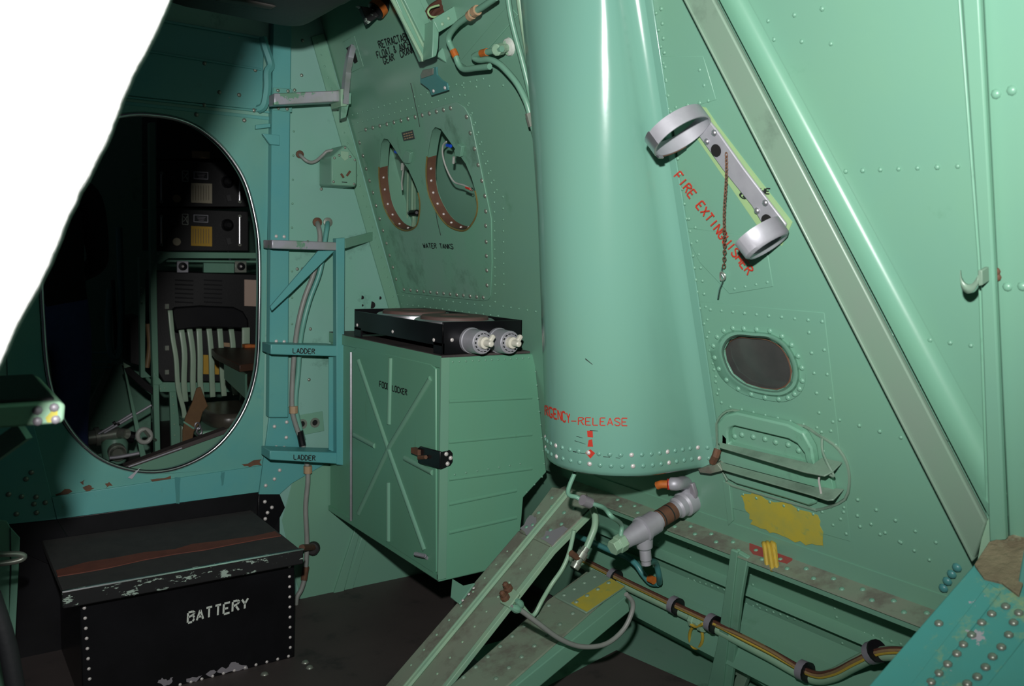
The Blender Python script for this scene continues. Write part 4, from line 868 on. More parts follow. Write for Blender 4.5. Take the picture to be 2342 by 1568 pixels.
P = [(1592 + 15 * math.sin(a), 1456 - 26 * math.cos(a)) for a in [2 * PI * i / 14 for i in range(14)]]
G().tube([LW.at(x, y, LO + .004) for x, y in P], .0042, 8, closed=True, k=3).obj('ring', 'yellow_cord', yr, smooth=60)
tube('tie', [LW.at(x, y, LO + .018) for x, y in ((1580, 1427), (1590, 1432), (1600, 1430), (1608, 1426))], .004, 'yellow_cord', yr)
# bilge framing
t = thing('bilge_post', SW.at(1640, 1560, .05), 'upright green angle post below the longeron shelf', 'post')
slab('face', SW, [(1671, 1256), (1686, 1262), (1652, 1580), (1615, 1580), (1640, 1470)], .062, .008, 'green', t, bevel=.002)
slab('flank', SW, [(1686, 1262), (1710, 1276), (1694, 1370), (1670, 1580), (1650, 1580)], .056, .012, 'green', t, bevel=.002)
t = thing('bilge_rail', LW.at(1750, 1530, .06), 'short green rail beside the upright angle post', 'rail')
slab('rail', LW, [(1668, 1478), (1690, 1486), (1852, 1575), (1850, 1600), (1790, 1600), (1668, 1512)], .085, .02, 'green', t, bevel=.002)
slab('rail_top', LW, [(1668, 1478), (1690, 1486), (1852, 1575), (1880, 1580), (1850, 1560), (1690, 1474)], .09, .03, 'dirty', t, bevel=.001)
for i, q in enumerate(([(1700, 1508), (1716, 1514), (1690, 1545), (1672, 1540)], [(1715, 1485), (1748, 1500), (1735, 1520), (1700, 1503)], [(1690, 1530), (1712, 1540), (1690, 1600), (1662, 1600)])):
    slab('slat', LW, q, .06, .02, 'strut_grey', t, bevel=.001)
fp = tag(G().extr(PZ(.118).many([(1410, 1485), (1600, 1568), (1660, 1600), (1190, 1600), (1250, 1568)]), (0, 0, -.012)).obj('floor_panel', 'floor_brown', bevel=.002), 'loose brown floor panel corner at the bottom of the photo', 'panel')
# ------------------------------------------------------------------ junction box overhead
JB = PY(2.12)
jb = thing('junction_box', JB.at(965, 141), 'open green junction box hanging overhead with brown cables inside', 'junction box')
def jp(nm, px, y, dy, m, **kw): return G().extr(PY(y).many(px), (0, dy, 0)).obj(nm, m, jb, bevel=.002, **kw)
jp('outer_lip', [(872, -50), (896, 0), (963, 130), (966, 141), (974, 138), (905, 0), (880, -50)], 2.05, .008, 'pale_green')
jp('body', [(880, -50), (905, 0), (966, 140), (994, 130), (998, 110), (1004, 74), (985, 20), (950, -50)], 2.06, .02, 'green')
jp('lid', [(898, -50), (924, 0), (971, 95), (996, 86), (978, 37), (961, 0), (940, -50)], 2.045, .02, 'green')
jp('lid_lip', [(892, -50), (917, 0), (966, 104), (972, 112), (996, 104), (997, 98), (973, 105), (925, 0), (900, -50)], 2.055, .02, 'pale_green')
jp('side_plate', [(991, 46), (1004, 74), (1002, 110), (998, 128), (988, 132), (990, 90)], 2.00, .05, 'green')
jp('flange', [(990, 44), (1062, 0), (1110, -40), (1130, -30), (1106, 14), (1084, 28), (1004, 74)], 2.0, .012, 'green')
bolts('rivet', (0, -1, 0), [PY(2.0).at(x, y) for x, y in ((1026, 42), (1052, 22), (1078, 9), (1012, 55))], .005, 'pale_green', jb)
jp('gusset', [(998, 126), (1012, 108), (1042, 150), (1036, 153)], 2.1, .01, 'green')
for i in range(7):
    a = 972 + i * 3.5
    tag_ = G().tube([PY(2.06 + .012 * (i % 3)).at(x, y) for x, y in ((a, 44 + i % 3), (984 + i * 5, 20 + i), (1010 + i * 5, 2 + i * 1.5), (1060 + i * 4, -30))], .0085, 8, k=4).obj('cable', 'brown_cable', jb)
tube('thin_wire', [PY(2.02).at(x, y) for x, y in ((1004, 12), (985, 18), (979, 28), (986, 38), (1000, 38), (1022, 30))], .0028, 'primer', jb)
bk = thing('teal_bracket', SW.at(990, 218), 'bent blue teal bracket below the overhead junction box', 'bracket')
slab('plate', SW, [(989.6, 155), (998, 153), (999, 171), (1010, 183), (1022, 190.5), (1025, 206), (986.6, 218), (981, 204), (961, 188.6), (961, 172), (989, 171)], .03, .004, 'teal_blue', bk, bevel=.001)
slab('clamp_block', SW, [(961, 172), (966, 160), (990, 156), (989, 171), (963, 180)], .034, .008, 'bolt', bk)
bolts('rivet', SW.n, [SW.at(1017, 201, .031), SW.at(991, 208, .031)], .005, 'bolt_white', bk)
slab('diagonal_strip', SW, [(1050, 142), (1162, 10), (1184, 34), (1076, 158)], .004, .004, 'green', ws)
# pipes by the column
def pipe(nm, lab, px, off, r, m, extra=None):
    t = thing(nm, SW.at(*px[-1], off), lab, 'pipe'); tube('pipe', [SW.at(x, y, off) for x, y in px], r, m, t); return t
t = pipe('hydraulic_pipe', 'green pipe bending in an S below the junction box, with an orange band', [(1135, -6), (1106, 14), (1083, 29), (1060, 45), (1045, 57), (1030, 76), (1026, 92), (1034, 112), (1042, 128), (1049, 147), (1061, 158), (1085, 156), (1120, 152)], .06, .0078, 'green')
G().cyl(SW.at(1036, 115, .06), SW.at(1043, 130, .06), .0092, 10).obj('orange_band', 'orange', t)
for a, b in (((1074, 37), (1080, 32)), ((1084, 28), (1092, 23))): G().cyl(SW.at(*a, .06), SW.at(*b, .06), .0125, 12).obj('clamp', 'tan', t)
t = pipe('hydraulic_pipe', 'green pipe from the hull fitting curving down beside the column', [(1148, 112), (1114, 119), (1093, 124), (1084, 131), (1096, 137), (1118, 136), (1140, 145), (1163, 167), (1183, 192), (1199, 222), (1208, 246), (1217, 282), (1226, 320), (1234, 400), (1240, 500), (1242, 600)], .045, .0078, 'green')
G().lathe(SW.at(1164, 108, .0), SW.at(1136, 114, .05) - SW.at(1164, 108, 0), [(0, .018), (.008, .017), (.010, .010), (.03, .010), (.032, .014), (.055, .014), (.057, .011)], 10).obj('hull_fitting', 'pale_green', t)
G().lathe(SW.at(1165, 107, .0), SW.n, [(0, .022), (.006, .020), (.009, .012)], 14).obj('sealant', 'white_paint', t)
G().cyl(SW.at(1101, 122, .045), SW.at(1114, 119, .045), .0092, 10).obj('orange_band', 'orange', t)
G().cyl(SW.at(1211, 258, .045), SW.at(1219, 288, .045), .012, 10).obj('clamp', 'bolt', t)
pipe('bundle_pipe', 'leftmost green pipe of the bundle descending behind the column', [(1160, -20), (1167, 30), (1177, 75), (1192, 130), (1207, 190), (1218, 240)], .03, .0072, 'green')
pipe('bundle_pipe', 'palest pipe of the bundle descending behind the column', [(1186, -20), (1193, 30), (1202, 85), (1212, 150), (1221, 215), (1227, 300)], .035, .0085, 'pale_green')
pipe('bundle_pipe', 'rightmost green pipe of the bundle descending behind the column', [(1207, -20), (1213, 50), (1220, 120), (1226, 190)], .03, .0072, 'green')
# wires and pipes inside the tank openings
for i, (cx, cy) in enumerate(((922, 352), (1040, 337))):
    t = thing('tank_contact', SW.at(cx, cy, .01), ('small bracket with a wire on the left tank opening', 'small bracket with a wire on the right tank opening')[i], 'bracket')
    g = slab('clip', SW, [(cx - 2, cy + 8), (cx + 6, cy - 8), (cx + 16, cy - 2), (cx + 12, cy + 22), (cx, cy + 20)], .016, .012, 'green', t)
    G().cyl(SW.at(cx - 2, cy + 22, -.01), SW.at(cx - 3, cy + 36, -.01), .004, 8).obj('pin', 'wire_white', t)
    G().cyl(SW.at(cx - 18, cy - 5, -.005), SW.at(cx - 9, cy - 3, -.005), .005, 8).obj('sleeve', 'blue', t)
    P = [(cx + 1, cy + 25), (cx - 1, cy + 45), (cx - 3, cy + 65), (cx - 2, cy + 82)] if i == 0 else [(cx - 19, cy - 13), (cx - 27, cy - 4), (cx - 27, cy + 20), (cx - 18, cy + 50), (cx - 2, cy + 78), (cx + 20, cy + 86), (cx + 36, cy + 94)]
    tube('wire', [SW.at(x, y, -.02) for x, y in P], .0026, 'wire_white', t, n=6)
    if i:
        G().cyl(SW.at(cx + 26, cy + 91, -.02), SW.at(cx + 36, cy + 95, -.02), .0042, 8).obj('lug_sleeve', 'red', t)
        G().tube([SW.at(cx + 39 + 3.5 * math.cos(k), cy + 96 + 3.5 * math.sin(k), -.02) for k in range(6)], .0012, 5, closed=True).obj('lug', 'steel', t)
t = thing('tank_pipe', SW.at(940, 500, -.12), 'pair of thin bright pipes joined by a clamp inside the left tank opening', 'pipe')
tube('pipe', [SW.at(933, 390, -.12), SW.at(931, 540, -.12)], .0035, 'pale_green', t, k=1); tube('pipe', [SW.at(944, 400, -.12), SW.at(943, 480, -.12), SW.at(946, 500, -.12), SW.at(940, 540, -.12)], .006, 'pale_green', t)
tube('pipe', [SW.at(949, 410, -.12), SW.at(949, 540, -.12)], .003, 'pale_green', t, k=1)
G().cyl(SW.at(940, 487, -.11), SW.at(954, 486, -.11), .011, 10).obj('clamp', 'black', t); G().cyl(SW.at(934, 486, -.108), SW.at(953, 486, -.108), .0055, 8).obj('nipple', 'alu', t)
# ------------------------------------------------------------------ overhead: black lamp head and dark duct
t = thing('lamp_head', SW.at(850, 55, .08), 'black tubular fitting with an orange band hanging from the roof', 'fitting')
LPn = PY(2.35)
G().cyl(LPn.at(905, -20), LPn.at(858, 26), .026, 18).obj('tube', 'black', t); G().cyl(LPn.at(870, 14), LPn.at(860, 24), .0275, 18).obj('orange_band', 'orange', t)
slab('plate', LPn, [(818, 12), (826, 16), (842, 55), (868, 36), (862, 20)], .0, .02, 'black_edge', t)
DP = PY(2.05)
du = thing('overhead_duct', DP.at(660, 60), 'dark padded duct hanging below the roof above the doorway', 'duct')
g = G(); rows = []
OUT = [(250, -140), (300, -40), (400, 8), (470, 24), (540, 38), (600, 50), (640, 57), (668, 60), (695, 57), (725, 42), (765, 18), (800, 2), (850, -40), (880, -140)]
cx = Vector((DP.at(600, -60).x, 0, DP.at(600, -60).z))
for y, k in ((1.72, .86), (1.725, .95), (1.745, 1.0), (2.05, 1.0), (2.07, .94), (2.075, .8)):
    rows.append([Vector((cx.x + (p.x - cx.x) * k, y, cx.z + (p.z - cx.z) * k)) for p in catmull(DP.many(OUT), 3)])
g.grid(rows); g.add([rows[0][i] for i in range(len(rows[0]))], [tuple(range(len(rows[0])))]); g.obj('padding', 'dark_vinyl', du, smooth=60, recalc=True)
G().extr(PY(1.90).many([(470, -60), (500, -4), (560, 4), (628, 16), (650, 6), (690, -20), (690, -60)]), (0, .03, 0)).obj('lit_portion', 'duct_lit_tone', du, bevel=.006)  # lighter plate painted as the lit portion of the dark duct
G().box((DP.at(560, 0).x - .02, 1.85, DP.at(560, 0).z), (DP.at(560, 0).x + .06, 1.92, ZT)).obj('hanger', 'black', du)
# ------------------------------------------------------------------ white cloth hanging beside the lens
wc = thing('white_cloth', (-.2, .8, 1.2), 'white cloth hanging close to the lens at the upper left, blown out by flash', 'cloth')
CPn = PY(.74); e0, e1 = CPn.at(392, -20), CPn.at(-14, 858)
rows = []; NR = 70
for i in range(NR + 1):
    t = -1.0 + 2.15 * i / NR
    e = e0.lerp(e1, t) + Vector((random.uniform(-.0006, .0006) + .0010 * math.sin(t * 19), 0, random.uniform(-.0005, .0005)))
    row = []
    for j in range(26):
        s = j / 25.0; x = e.x - .30 * s ** 1.3
        row.append(Vector((x, e.y + .028 * math.sin(s * 16 + t * 2.0) * min(1, s * 4), e.z + .05 * s)))
    rows.append(row)
g = G().grid(rows); g.obj('sheet', 'cloth', wc, smooth=80, solid=.012)
# ------------------------------------------------------------------ bench, rail and odd fittings at the left edge
BP = PY(1.20)
bn = thing('bench_end', BP.at(100, 970), 'small green shelf end with chipped yellow paint at the left edge', 'shelf')
q = BP.many([(-300, 968), (136, 918), (147, 922), (149, 930), (147, 960), (138, 968), (-300, 1020)])
zt = q[1].z
for p in (q[0], q[1], q[2]): p.z = zt if p is not q[2] else zt - .004
q[0].x = X0 + .01; q[-1].x = X0 + .01; q[-1].z = q[-2].z
G().extr(q, (0, .26, 0)).obj('frame', 'pale_green', bn, bevel=.004)
G().box((X0 + .01, 1.215, zt - .002), (q[1].x - .004, 1.45, zt + .004)).obj('top', 'black', bn, bevel=.002)
bolts('rivet', (0, -1, 0), [BP.at(x, y) for x, y in ((124, 932), (86, 938), (127, 959), (86, 963))], .006, 'lead_grey', bn)
for q in ([(104, 955), (118, 940), (132, 936), (132, 948), (118, 965), (108, 966)],): slab('yellow_chip', BP, q, .0007, .0007, 'yellow', bn, bevel=0, smooth=0)
G().bar(BP.at(56, 984, -.12), PY(1.4).at(-120, 1110), .012, .025).obj('brace', 'green_stain', bn)
t = thing('grab_ring', PY(2.1).at(20, 1285), 'dark metal ring handle at the left edge beside the battery step', 'handle')
G().tube([PY(2.1).at(x, y) for x, y in ((-60, 1268), (0, 1267), (38, 1266), (55, 1271), (46, 1280), (10, 1287), (-60, 1292))], .0065, 8, k=4).obj('ring', 'bolt', t, smooth=60)
t = thing('port_strut', PY(2.5).at(10, 1560), 'narrow green upright at the far left below the bulkhead', 'strut')
S5 = PY(2.6)
slab('face', S5, [(-60, 1180), (16, 1192), (24, 1206), (18, 1600), (-60, 1600)], 0, .01, 'green', t)
slab('edge', S5, [(24, 1206), (46, 1230), (43, 1300), (28, 1600), (12, 1600), (26, 1300)], .006, .01, 'green', t)
slab('black_paint_and_shade', BH, [(-160, 1200), (20, 1195), (130, 1187), (180, 1262), (205, 1500), (205, 1680), (-160, 1680)], .0045, .0045, 'black', wf)  # black kick paint, with the shading beside the battery box painted in
t = tag(G().tube([PY(1.7).at(-20, 1360), PY(1.7).at(18, 1480), PY(1.7).at(46, 1640)], .016, 10, k=4).obj('dark_hose', 'dark_vinyl', smooth=60), 'dark bluish hose in the lower left corner', 'hose')
# ------------------------------------------------------------------ radio compartment seen through the oval doorway
struct(G().extr([(X0, 6.3, 0), (2.0, 6.3, 0), (1.7, 6.3, ZT), (X0, 6.3, ZT)], (0, .02, 0)).obj('wall_radio_forward', 'green_stain'))
struct(G().extr([sw(YB + .03, 0, -.45), sw(6.3, 0, -.45), sw(6.3, ZT, -.45), sw(YB + .03, ZT, -.45)], -SW.n * .01).obj('wall_radio_starboard', 'green_stain'))
RP = PY(4.35)
def box_on(nm, pl, px, dep, m, parent, bevel=.003): return G().extr(pl.many(px), (0, dep, 0)).obj(nm, m, parent, bevel=bevel)
rk = thing('radio_rack', (.95, 4.3, 0), 'green metal equipment rack beyond the doorway', 'rack')
KP = PY(4.26)
def rkp(nm, px, off=0, th=.02, m='green'): return slab(nm, KP, px, off, th, m, rk, bevel=.002)
rkp('post', [(341, 280), (356, 280), (359, 680), (367, 1037), (355, 1040), (345, 700)], 0, .04)
rkp('post', [(318, 588), (340, 592), (333, 640), (332, 848), (346, 862), (322, 864), (319, 690)], -.12, .04)
rkp('shelf_bar', [(356, 576), (640, 578), (640, 591), (386, 590), (366, 603), (356, 603)])
rkp('back_bar', [(380, 594), (640, 596), (640, 601), (380, 599)], -.1)
rkp('panel', [(466, 601), (536, 602), (536, 624), (466, 623)], -.1)
rkp('lower_bar', [(364, 874), (640, 876), (640, 896), (366, 896)])
rkp('leg', [(388, 896), (403, 896), (417, 1022), (392, 1026)])
rkp('gusset', [(352, 850), (374, 876), (364, 880), (352, 880)], .004)
rkp('diagonal', [(283, 840), (291, 858), (334, 1040), (322, 1048)], .05, .01)
rkp('shelf', [(283, 838), (298, 840), (350, 886), (349, 902), (330, 890), (287, 852)], .03, .05, 'black')
rkp('side_plate', [(282, 828), (300, 838), (284, 842)], .05, .01, 'pale_green')
bolts('rivet', (0, -1, 0), [KP.at(x, y, .001) for x, y in ((350, 581), (362, 581), (372, 581), (382, 581), (350, 590), (350, 600), (324, 658), (324, 672), (324, 690), (357, 890), (367, 889), (377, 887), (395, 907), (397, 925), (398, 945), (399, 970), (400, 995))], .004, 'pale_green', rk)
def radio(nm, lab, y0, y1, top):
    t = thing(nm, RP.at(460, y1), lab, 'radio', 'rack radios')
    box_on('case', RP, [(358, y0), (568, y0 + 7 * (top < 2)), (568, y1 + 6 * (top < 1)), (358, y1)], .32, 'radio', t)
    return t
r0 = radio('radio_receiver', 'black radio receiver at the top of the rack, mostly in darkness', 250, 363, 2)
r1 = radio('radio_receiver', 'middle black radio receiver with a cream paper chart', 366, 473, 1)
r2 = radio('radio_receiver', 'lower black radio receiver with an orange yellow card', 476, 574, 1)
def q4(x0, y0, x1, y1): return [(x0, y0), (x1, y0 + (x1 - x0) * .04), (x1, y1 + (x1 - x0) * .04), (x0, y1)]
slab('tag', RP, q4(439, 345, 480, 361), .003, .003, 'tan', r0, bevel=0)
for t, dy, card in ((r1, 0, 'cream'), (r2, 98.5, 'yellow_card')):
    slab('chart', RP, q4(437, 418 + dy, 485, 463 + dy), .003, .003, card, t, bevel=0)
    g = G()
    for i in range(7): g.extr(RP.many(q4(441 + i * 6, 424 + dy, 442.2 + i * 6, 458 + dy), .0036), (0, .0004, 0))
    stuff(g.obj('chart_print', 'ink_faint', t, smooth=0))
    slab('data_plate', RP, q4(443, 392 + dy, 476, 409 + dy), .003, .003, 'alu_matt', t, bevel=0); slab('data_plate_field', RP, q4(444.5, 393.5 + dy, 474.5, 407.5 + dy), .0036, .001, 'plate_black', t, bevel=0)
    g = G()
    for i in range(3): g.extr(RP.many(q4(450 + i * 2, 397 + dy + i * 3.6, 470 - i * 2, 398 + dy + i * 3.6), .0042), (0, .0004, 0))
    stuff(g.obj('plate_print', 'lead_grey', t, smooth=0))
    dg = G()
    for P in ([(417, 391), (430, 391)], [(430, 391), (430, 415)], [(430, 415), (417, 414)], [(417, 414), (417, 391)], [(419, 396), (425, 402), (419, 408)], [(425, 402), (428, 396)], [(425, 402), (428, 410)]):
        dg.tube([RP.at(x, y + dy, .003) for x, y in P], .0016, 4)
    stuff(dg.obj('circuit_mark', 'white_paint', t))
    G().lathe(RP.at(519, 416 + dy), (0, -1, 0), [(0, .030), (.012, .030), (.016, .024), (.034, .021), (.040, .012)], 20).obj('tuning_knob', 'black', t)
    G().lathe(RP.at(398, 411 + dy), (0, -1, 0), [(0, .022), (.006, .022), (.020, .008)], 16).obj('dial', 'radio_fade', t)
    G().lathe(RP.at(404, 454 + dy), (0, -1, 0), [(0, .019), (.004, .019), (.006, .017)], 18).obj('round_label', 'cream' if dy else 'tan', t)
    G().bar(RP.at(521, 446 + dy, .01), RP.at(525, 460 + dy, .01), .008, .02).obj('lever', 'radio_fade', t)
    for x in (369, 548):
        G().tube([RP.at(x, 396 + dy, 0), RP.at(x, 398 + dy, .03), RP.at(x, 458 + dy, .03), RP.at(x, 461 + dy, 0)], .0035, 6).obj('handle', 'alu', t)
        for y in (396, 461): G().lathe(RP.at(x, y + dy), (0, -1, 0), [(0, .008), (.005, .008)], 12).obj('handle_foot', 'bolt', t)
for i, x in enumerate((418, 551)):
    t = thing('shock_mount', KP.at(x, 624), ('left silver shock mount on the black transmitter', 'right silver shock mount on the black transmitter')[i], 'mount', 'transmitter mounts')
    slab('plate', KP, [(x - 13, 597), (x + 13, 597), (x + 13, 623), (x - 13, 623)], -.03, .01, 'alu_matt' if not i else 'bolt', t)
    G().lathe(KP.at(x, 609, -.03), (0, -1, 0), [(0, .020), (.012, .018), (.013, .007), (.016, .006)], 18).obj('rubber', 'black', t); G().lathe(KP.at(x, 609, -.014), (0, -1, 0), [(0, .0065), (.005, .005)], 12).obj('stud', 'bolt_white', t)
tx = thing('transmitter', RP.at(480, 872), 'large black louvred transmitter below the radio receivers', 'radio')
box_on('case', RP, [(358, 620), (650, 630), (650, 872), (374, 872), (358, 845)], .32, 'radio', tx)
for r in range(6):
    for c in range(2):
        x = 400 + c * 66; y = 640 + r * 10
        G().tube([RP.at(x, y, .001), RP.at(x + 42, y + 2, .001)], .0035, 4).obj('louvre', 'radio_fade', tx)
slab('pink_card', RP, [(559, 639), (600, 641), (600, 701), (559, 699)], .003, .003, 'pink_card', tx, bevel=0)
slab('yellow_card', RP, [(463, 811), (501, 812), (501, 856), (463, 855)], .003, .003, 'yellow_card', tx, bevel=0)
slab('tan_card', RP, [(510, 783), (527, 784), (527, 793), (510, 792)], .003, .003, 'tan', tx, bevel=0)
for y in (700, 795, 850): G().box(tuple(RP.at(378, y + 6, .012)), tuple(RP.at(384, y - 6, -.01))).obj('latch', 'bolt', tx)
# chair with slatted back, facing aft
chh = thing('slat_chair', (1.13, 4.0, 0), 'pale green slat back chair with black top rail beyond the doorway', 'chair')
CB = PY(4.10)
def czz(x, y): return (280 + x / 3.92, 680 + y / 3.92)
rail = [(450, 110), (480, 88), (700, 72), (1000, 85), (1085, 125), (1130, 200), (1130, 288), (1000, 275), (700, 272), (480, 298), (455, 200)]
slab('top_rail', CB, [czz(*p) for p in rail], .02, .035, 'black', chh, bevel=.010)
def strip(nm, P, w, y0=4.10):
    L = [PY(y0 - .0).at(*czz(x, y)) for x, y in P]; L = catmull(L, 5); g = G()
    a = [p + Vector((-w / 2, -.012 * math.sin(PI * i / (len(L) - 1)), 0)) for i, p in enumerate(L)]; b = [p + Vector((w, 0, 0)) for p in a]
    g.grid([a, b]); return g.obj(nm, 'chair_paint', chh, solid=.014, smooth=50, bevel=.002)
for P in ([(527, 290), (550, 500), (545, 750), (565, 930)], [(600, 285), (625, 500), (625, 750), (640, 920)], [(684, 280), (690, 500), (690, 750), (712, 900)], [(774, 280), (790, 500), (795, 700), (808, 890)], [(870, 280), (885, 550), (890, 700), (910, 880)], [(973, 285), (985, 450), (985, 700), (1012, 870)]):
    strip('slat', P, .024)
strip('back_post', [(425, 115), (445, 350), (475, 550), (492, 800), (545, 1010), (555, 1130)], .020, 4.06)
strip('back_post', [(1105, 270), (1100, 450), (1092, 700), (1085, 850), (1080, 1010)], .036, 4.06)
sx0, sx1 = PY(4.08).at(420, 905).x, PY(4.08).at(556, 900).x
G().box((sx0 - .02, 3.70, .395), (sx1 + .02, 4.10, .435)).obj('seat', 'green', chh, bevel=.008)
g = G(); rows = []
for z, k in ((.436, .97), (.445, 1.0), (.475, 1.0), (.492, .97), (.497, .90)):
    c = Vector(((sx0 + sx1) / 2 + .025, 3.88, z)); hx, hy = (sx1 - sx0) / 2 * .95 * k, .19 * k
    rows.append([c + Vector((hx * math.copysign(abs(math.cos(a)) ** .5, math.cos(a)), hy * math.copysign(abs(math.sin(a)) ** .5, math.sin(a)), 0)) for a in [2 * PI * i / 28 for i in range(28)]])
g.grid(rows, True); n0 = len(rows[0]); g.add(rows[-1], [tuple(range(n0))]); g.obj('cushion', 'cushion', chh, smooth=60)
for x, y in ((sx0, 3.72), (sx1, 3.72), (sx0, 4.07), (sx1, 4.07)): G().bar((x, y, 0), (x, y, .40), .035, .035, (0, 1, 0)).obj('leg', 'chair_paint', chh, bevel=.004)
# strap hanging over the chair
st = thing('webbing_strap', (1.0, 3.64, .1), 'brown webbing safety strap hanging from the chair seat', 'strap')
SPn = PY(3.687)
sp = [(450, 888), (459, 884), (467, 905), (476, 928), (464, 942), (456, 970), (444, 986), (440, 1010), (446, 1044), (430, 1054), (418, 1030), (418, 985), (424, 955), (440, 920)]
slab('strap', SPn, sp, 0, .012, 'webbing', st, bevel=.003)
slab('band', SPn, [(420, 962), (446, 978), (443, 982), (419, 966)], .003, .004, 'green_stain', st)
for c in ((452, 974), (456, 985), (424, 1046)): G().tube([SPn.at(c[0] + 6 * math.cos(k), c[1] + 8 * math.sin(k), .008) for k in range(6)], .004, 6, closed=True, k=2).obj('buckle', 'alu', st)
G().tube([SPn.at(424, 1050), PY(3.655).at(421, 1075)], .005, 6).obj('tail_clip', 'alu', st)
# table leaf
tb = thing('chart_table', (1.25, 3.9, 0), 'dark wooden table leaf in front of the slat back chair', 'table')
TZ2 = PZ(.765)
G().extr(TZ2.many([(483, 797), (500, 795), (604, 794), (604, 828), (548, 834), (492, 807)]), (0, 0, -.028)).obj('leaf', 'wood', tb, bevel=.003)
TZ3 = PZ(.66)
G().extr(TZ3.many([(534, 845), (560, 836), (604, 840), (604, 890), (580, 896)]), (0, 0, -.025)).obj('lower_leaf', 'wood', tb, bevel=.003)
a = TZ2.at(590, 815)
G().box((a.x, a.y - .02, 0), (a.x + .05, a.y + .03, .735)).obj('leg', 'green', tb)
G().extr([TZ2.at(512, 815) + Vector((0, 0, -.03)), TZ2.at(560, 838) + Vector((0, 0, -.03)), TZ2.at(560, 838) + Vector((0, 0, -.12)), TZ2.at(512, 815) + Vector((0, 0, -.09))], (.012, .012, 0)).obj('apron', 'green', tb)
slab('orange_book', PY(3.85), [(560, 788), (572, 787), (598, 789), (598, 795.5), (560, 795.5)], 0, .04, 'orange', None) and None
tag(bpy.data.objects['orange_book'], 'small orange book on the dark wooden table leaf', 'book')
# floor rail, low fittings, pump, ring and hoses
rl = thing('floor_rail', PY(3.4).at(400, 1068), 'green floor rail with a dark top crossing the doorway foot', 'rail')
slab('web', PY(3.4), [(290, 1070), (418, 1026), (520, 990), (520, 1030), (400, 1070), (330, 1090)], 0, .02, 'green', rl); slab('cap', PY(3.4), [(285, 1066), (415, 1018), (520, 980), (520, 990), (418, 1027), (288, 1073)], .012, .05, 'floor_brown', rl)
G().tube([PY(3.4).at(294, 1067, .014), PY(3.4).at(416, 1024, .014)], .003, 6).obj('edge_strip', 'alu_matt', rl)
wr = thing('white_ring', PY(4.19).at(330, 1012), 'white rope ring hanging on the rack foot', 'ring')
G().tube([PY(4.19).at(330 + 15 * math.cos(a), 996 + 15 * math.sin(a)) for a in [2 * PI * i / 16 for i in range(16)]], .011, 8, closed=True, k=2).obj('ring', 'wire_white', wr, smooth=60)
G().tube([PY(4.19).at(330, 984, .012), PY(4.19).at(340, 996, .012), PY(4.25).at(356, 1006)], .007, 6).obj('hook', 'bolt', wr)
pm = thing('bilge_pump', PY(4.4).at(230, 1040), 'dark metal pump with round ports low beyond the doorway', 'pump')
PP = PY(4.4)
G().cyl(PP.at(172, 1010), PP.at(190, 1000), .07, 16).obj('end_cover', 'bolt', pm); G().lathe(PP.at(190, 1003), PP.at(250, 994) - PP.at(190, 1003), [(0, .035), (.05, .035), (.051, .045), (.07, .045), (.071, .03), (.16, .03)], 14).obj('barrel', 'bolt', pm)
G().lathe(PP.at(262, 1000), (0, 0, -1), [(0, .05), (.03, .06), (.10, .055), (.12, .045)], 16).obj('body', 'green_stain', pm); G().lathe(PP.at(266, 1030, .05), (0, -1, -.2), [(0, .04), (.03, .04), (.031, .034), (.05, .034), (.03, .022)], 16).obj('port', 'bolt', pm)
G().lathe(PP.at(275, 990, .02), (.6, -.8, 0), [(0, .025), (.04, .025), (.02, .015)], 14).obj('port', 'bolt', pm); G().cyl(PP.at(282, 996), PP.at(306, 1000), .028, 10).obj('valve', 'black', pm)
for i, (a, b, c) in enumerate((((225, 992), (262, 970), (306, 943)), ((238, 990), (270, 971), (346, 926)))):
    t = thing('control_rod', PP.at(*a, .04), ('upper thin metal rod slanting up from the pump', 'lower longer metal rod slanting up from the pump')[i], 'rod', 'pump rods')
    tube('rod', [PP.at(*a, .04), PP.at(*b, .04), PP.at(*c, .04)], .006, 'alu_matt', t); G().cyl(PP.at(b[0] - 3, b[1] - 1, .04), PP.at(b[0] + 3, b[1] - 4, .04), .010, 8).obj('clip', 'black', t)
t = thing('suction_pipe', PP.at(300, 1050), 'pale curved pipe on the floor below the pump', 'pipe'); tube('pipe', [PY(4.2).at(x, y) for x, y in ((250, 1047), (275, 1044), (318, 1036))], .008, 'alu_matt', t)
t = thing('hanging_hose', PY(4.6).at(262, 822), 'dark looped rubber hose hanging left of the rack', 'hose')
tube('hose', [PY(4.6).at(x, y) for x, y in ((272, 520), (276, 640), (277, 720), (275, 790), (268, 815), (258, 815), (250, 790), (248, 730), (252, 660))], .016, 'teal_blue', t, n=10); tube('inner_hose', [PY(4.62).at(x, y) for x, y in ((258, 640), (262, 720), (266, 800))], .010, 'dark_vinyl', t)
t = thing('battery_cabinet', PY(4.5).at(309, 835), 'narrow black cabinet with a tan cable behind the rack post', 'cabinet')
box_on('case', PY(4.5), [(298, 728), (319, 722), (319, 836), (298, 830)], .2, 'radio', t); tube('tan_cable', [PY(4.4).at(x, y) for x, y in ((338, 740), (342, 790), (336, 840))], .012, 'wire_tan', t)
t = thing('hull_bottom_panel', PY(5.3).at(260, 1000), 'sloping green hull panel low at the far end beyond the doorway', 'panel')
slab('panel', PY(5.3), [(165, 1045), (262, 832), (345, 832), (345, 1045)], 0, .02, 'green_stain', t); slab('edge_frame', PY(5.3), [(160, 1010), (225, 880), (248, 832), (262, 832), (182, 1010)], .02, .03, 'strut_grey', t)
for y in (805, 826, 838): slab('ledge', PY(5.3), [(205, y), (256, y), (256, y + 4), (205, y + 4)], .03, .03, 'teal', t)
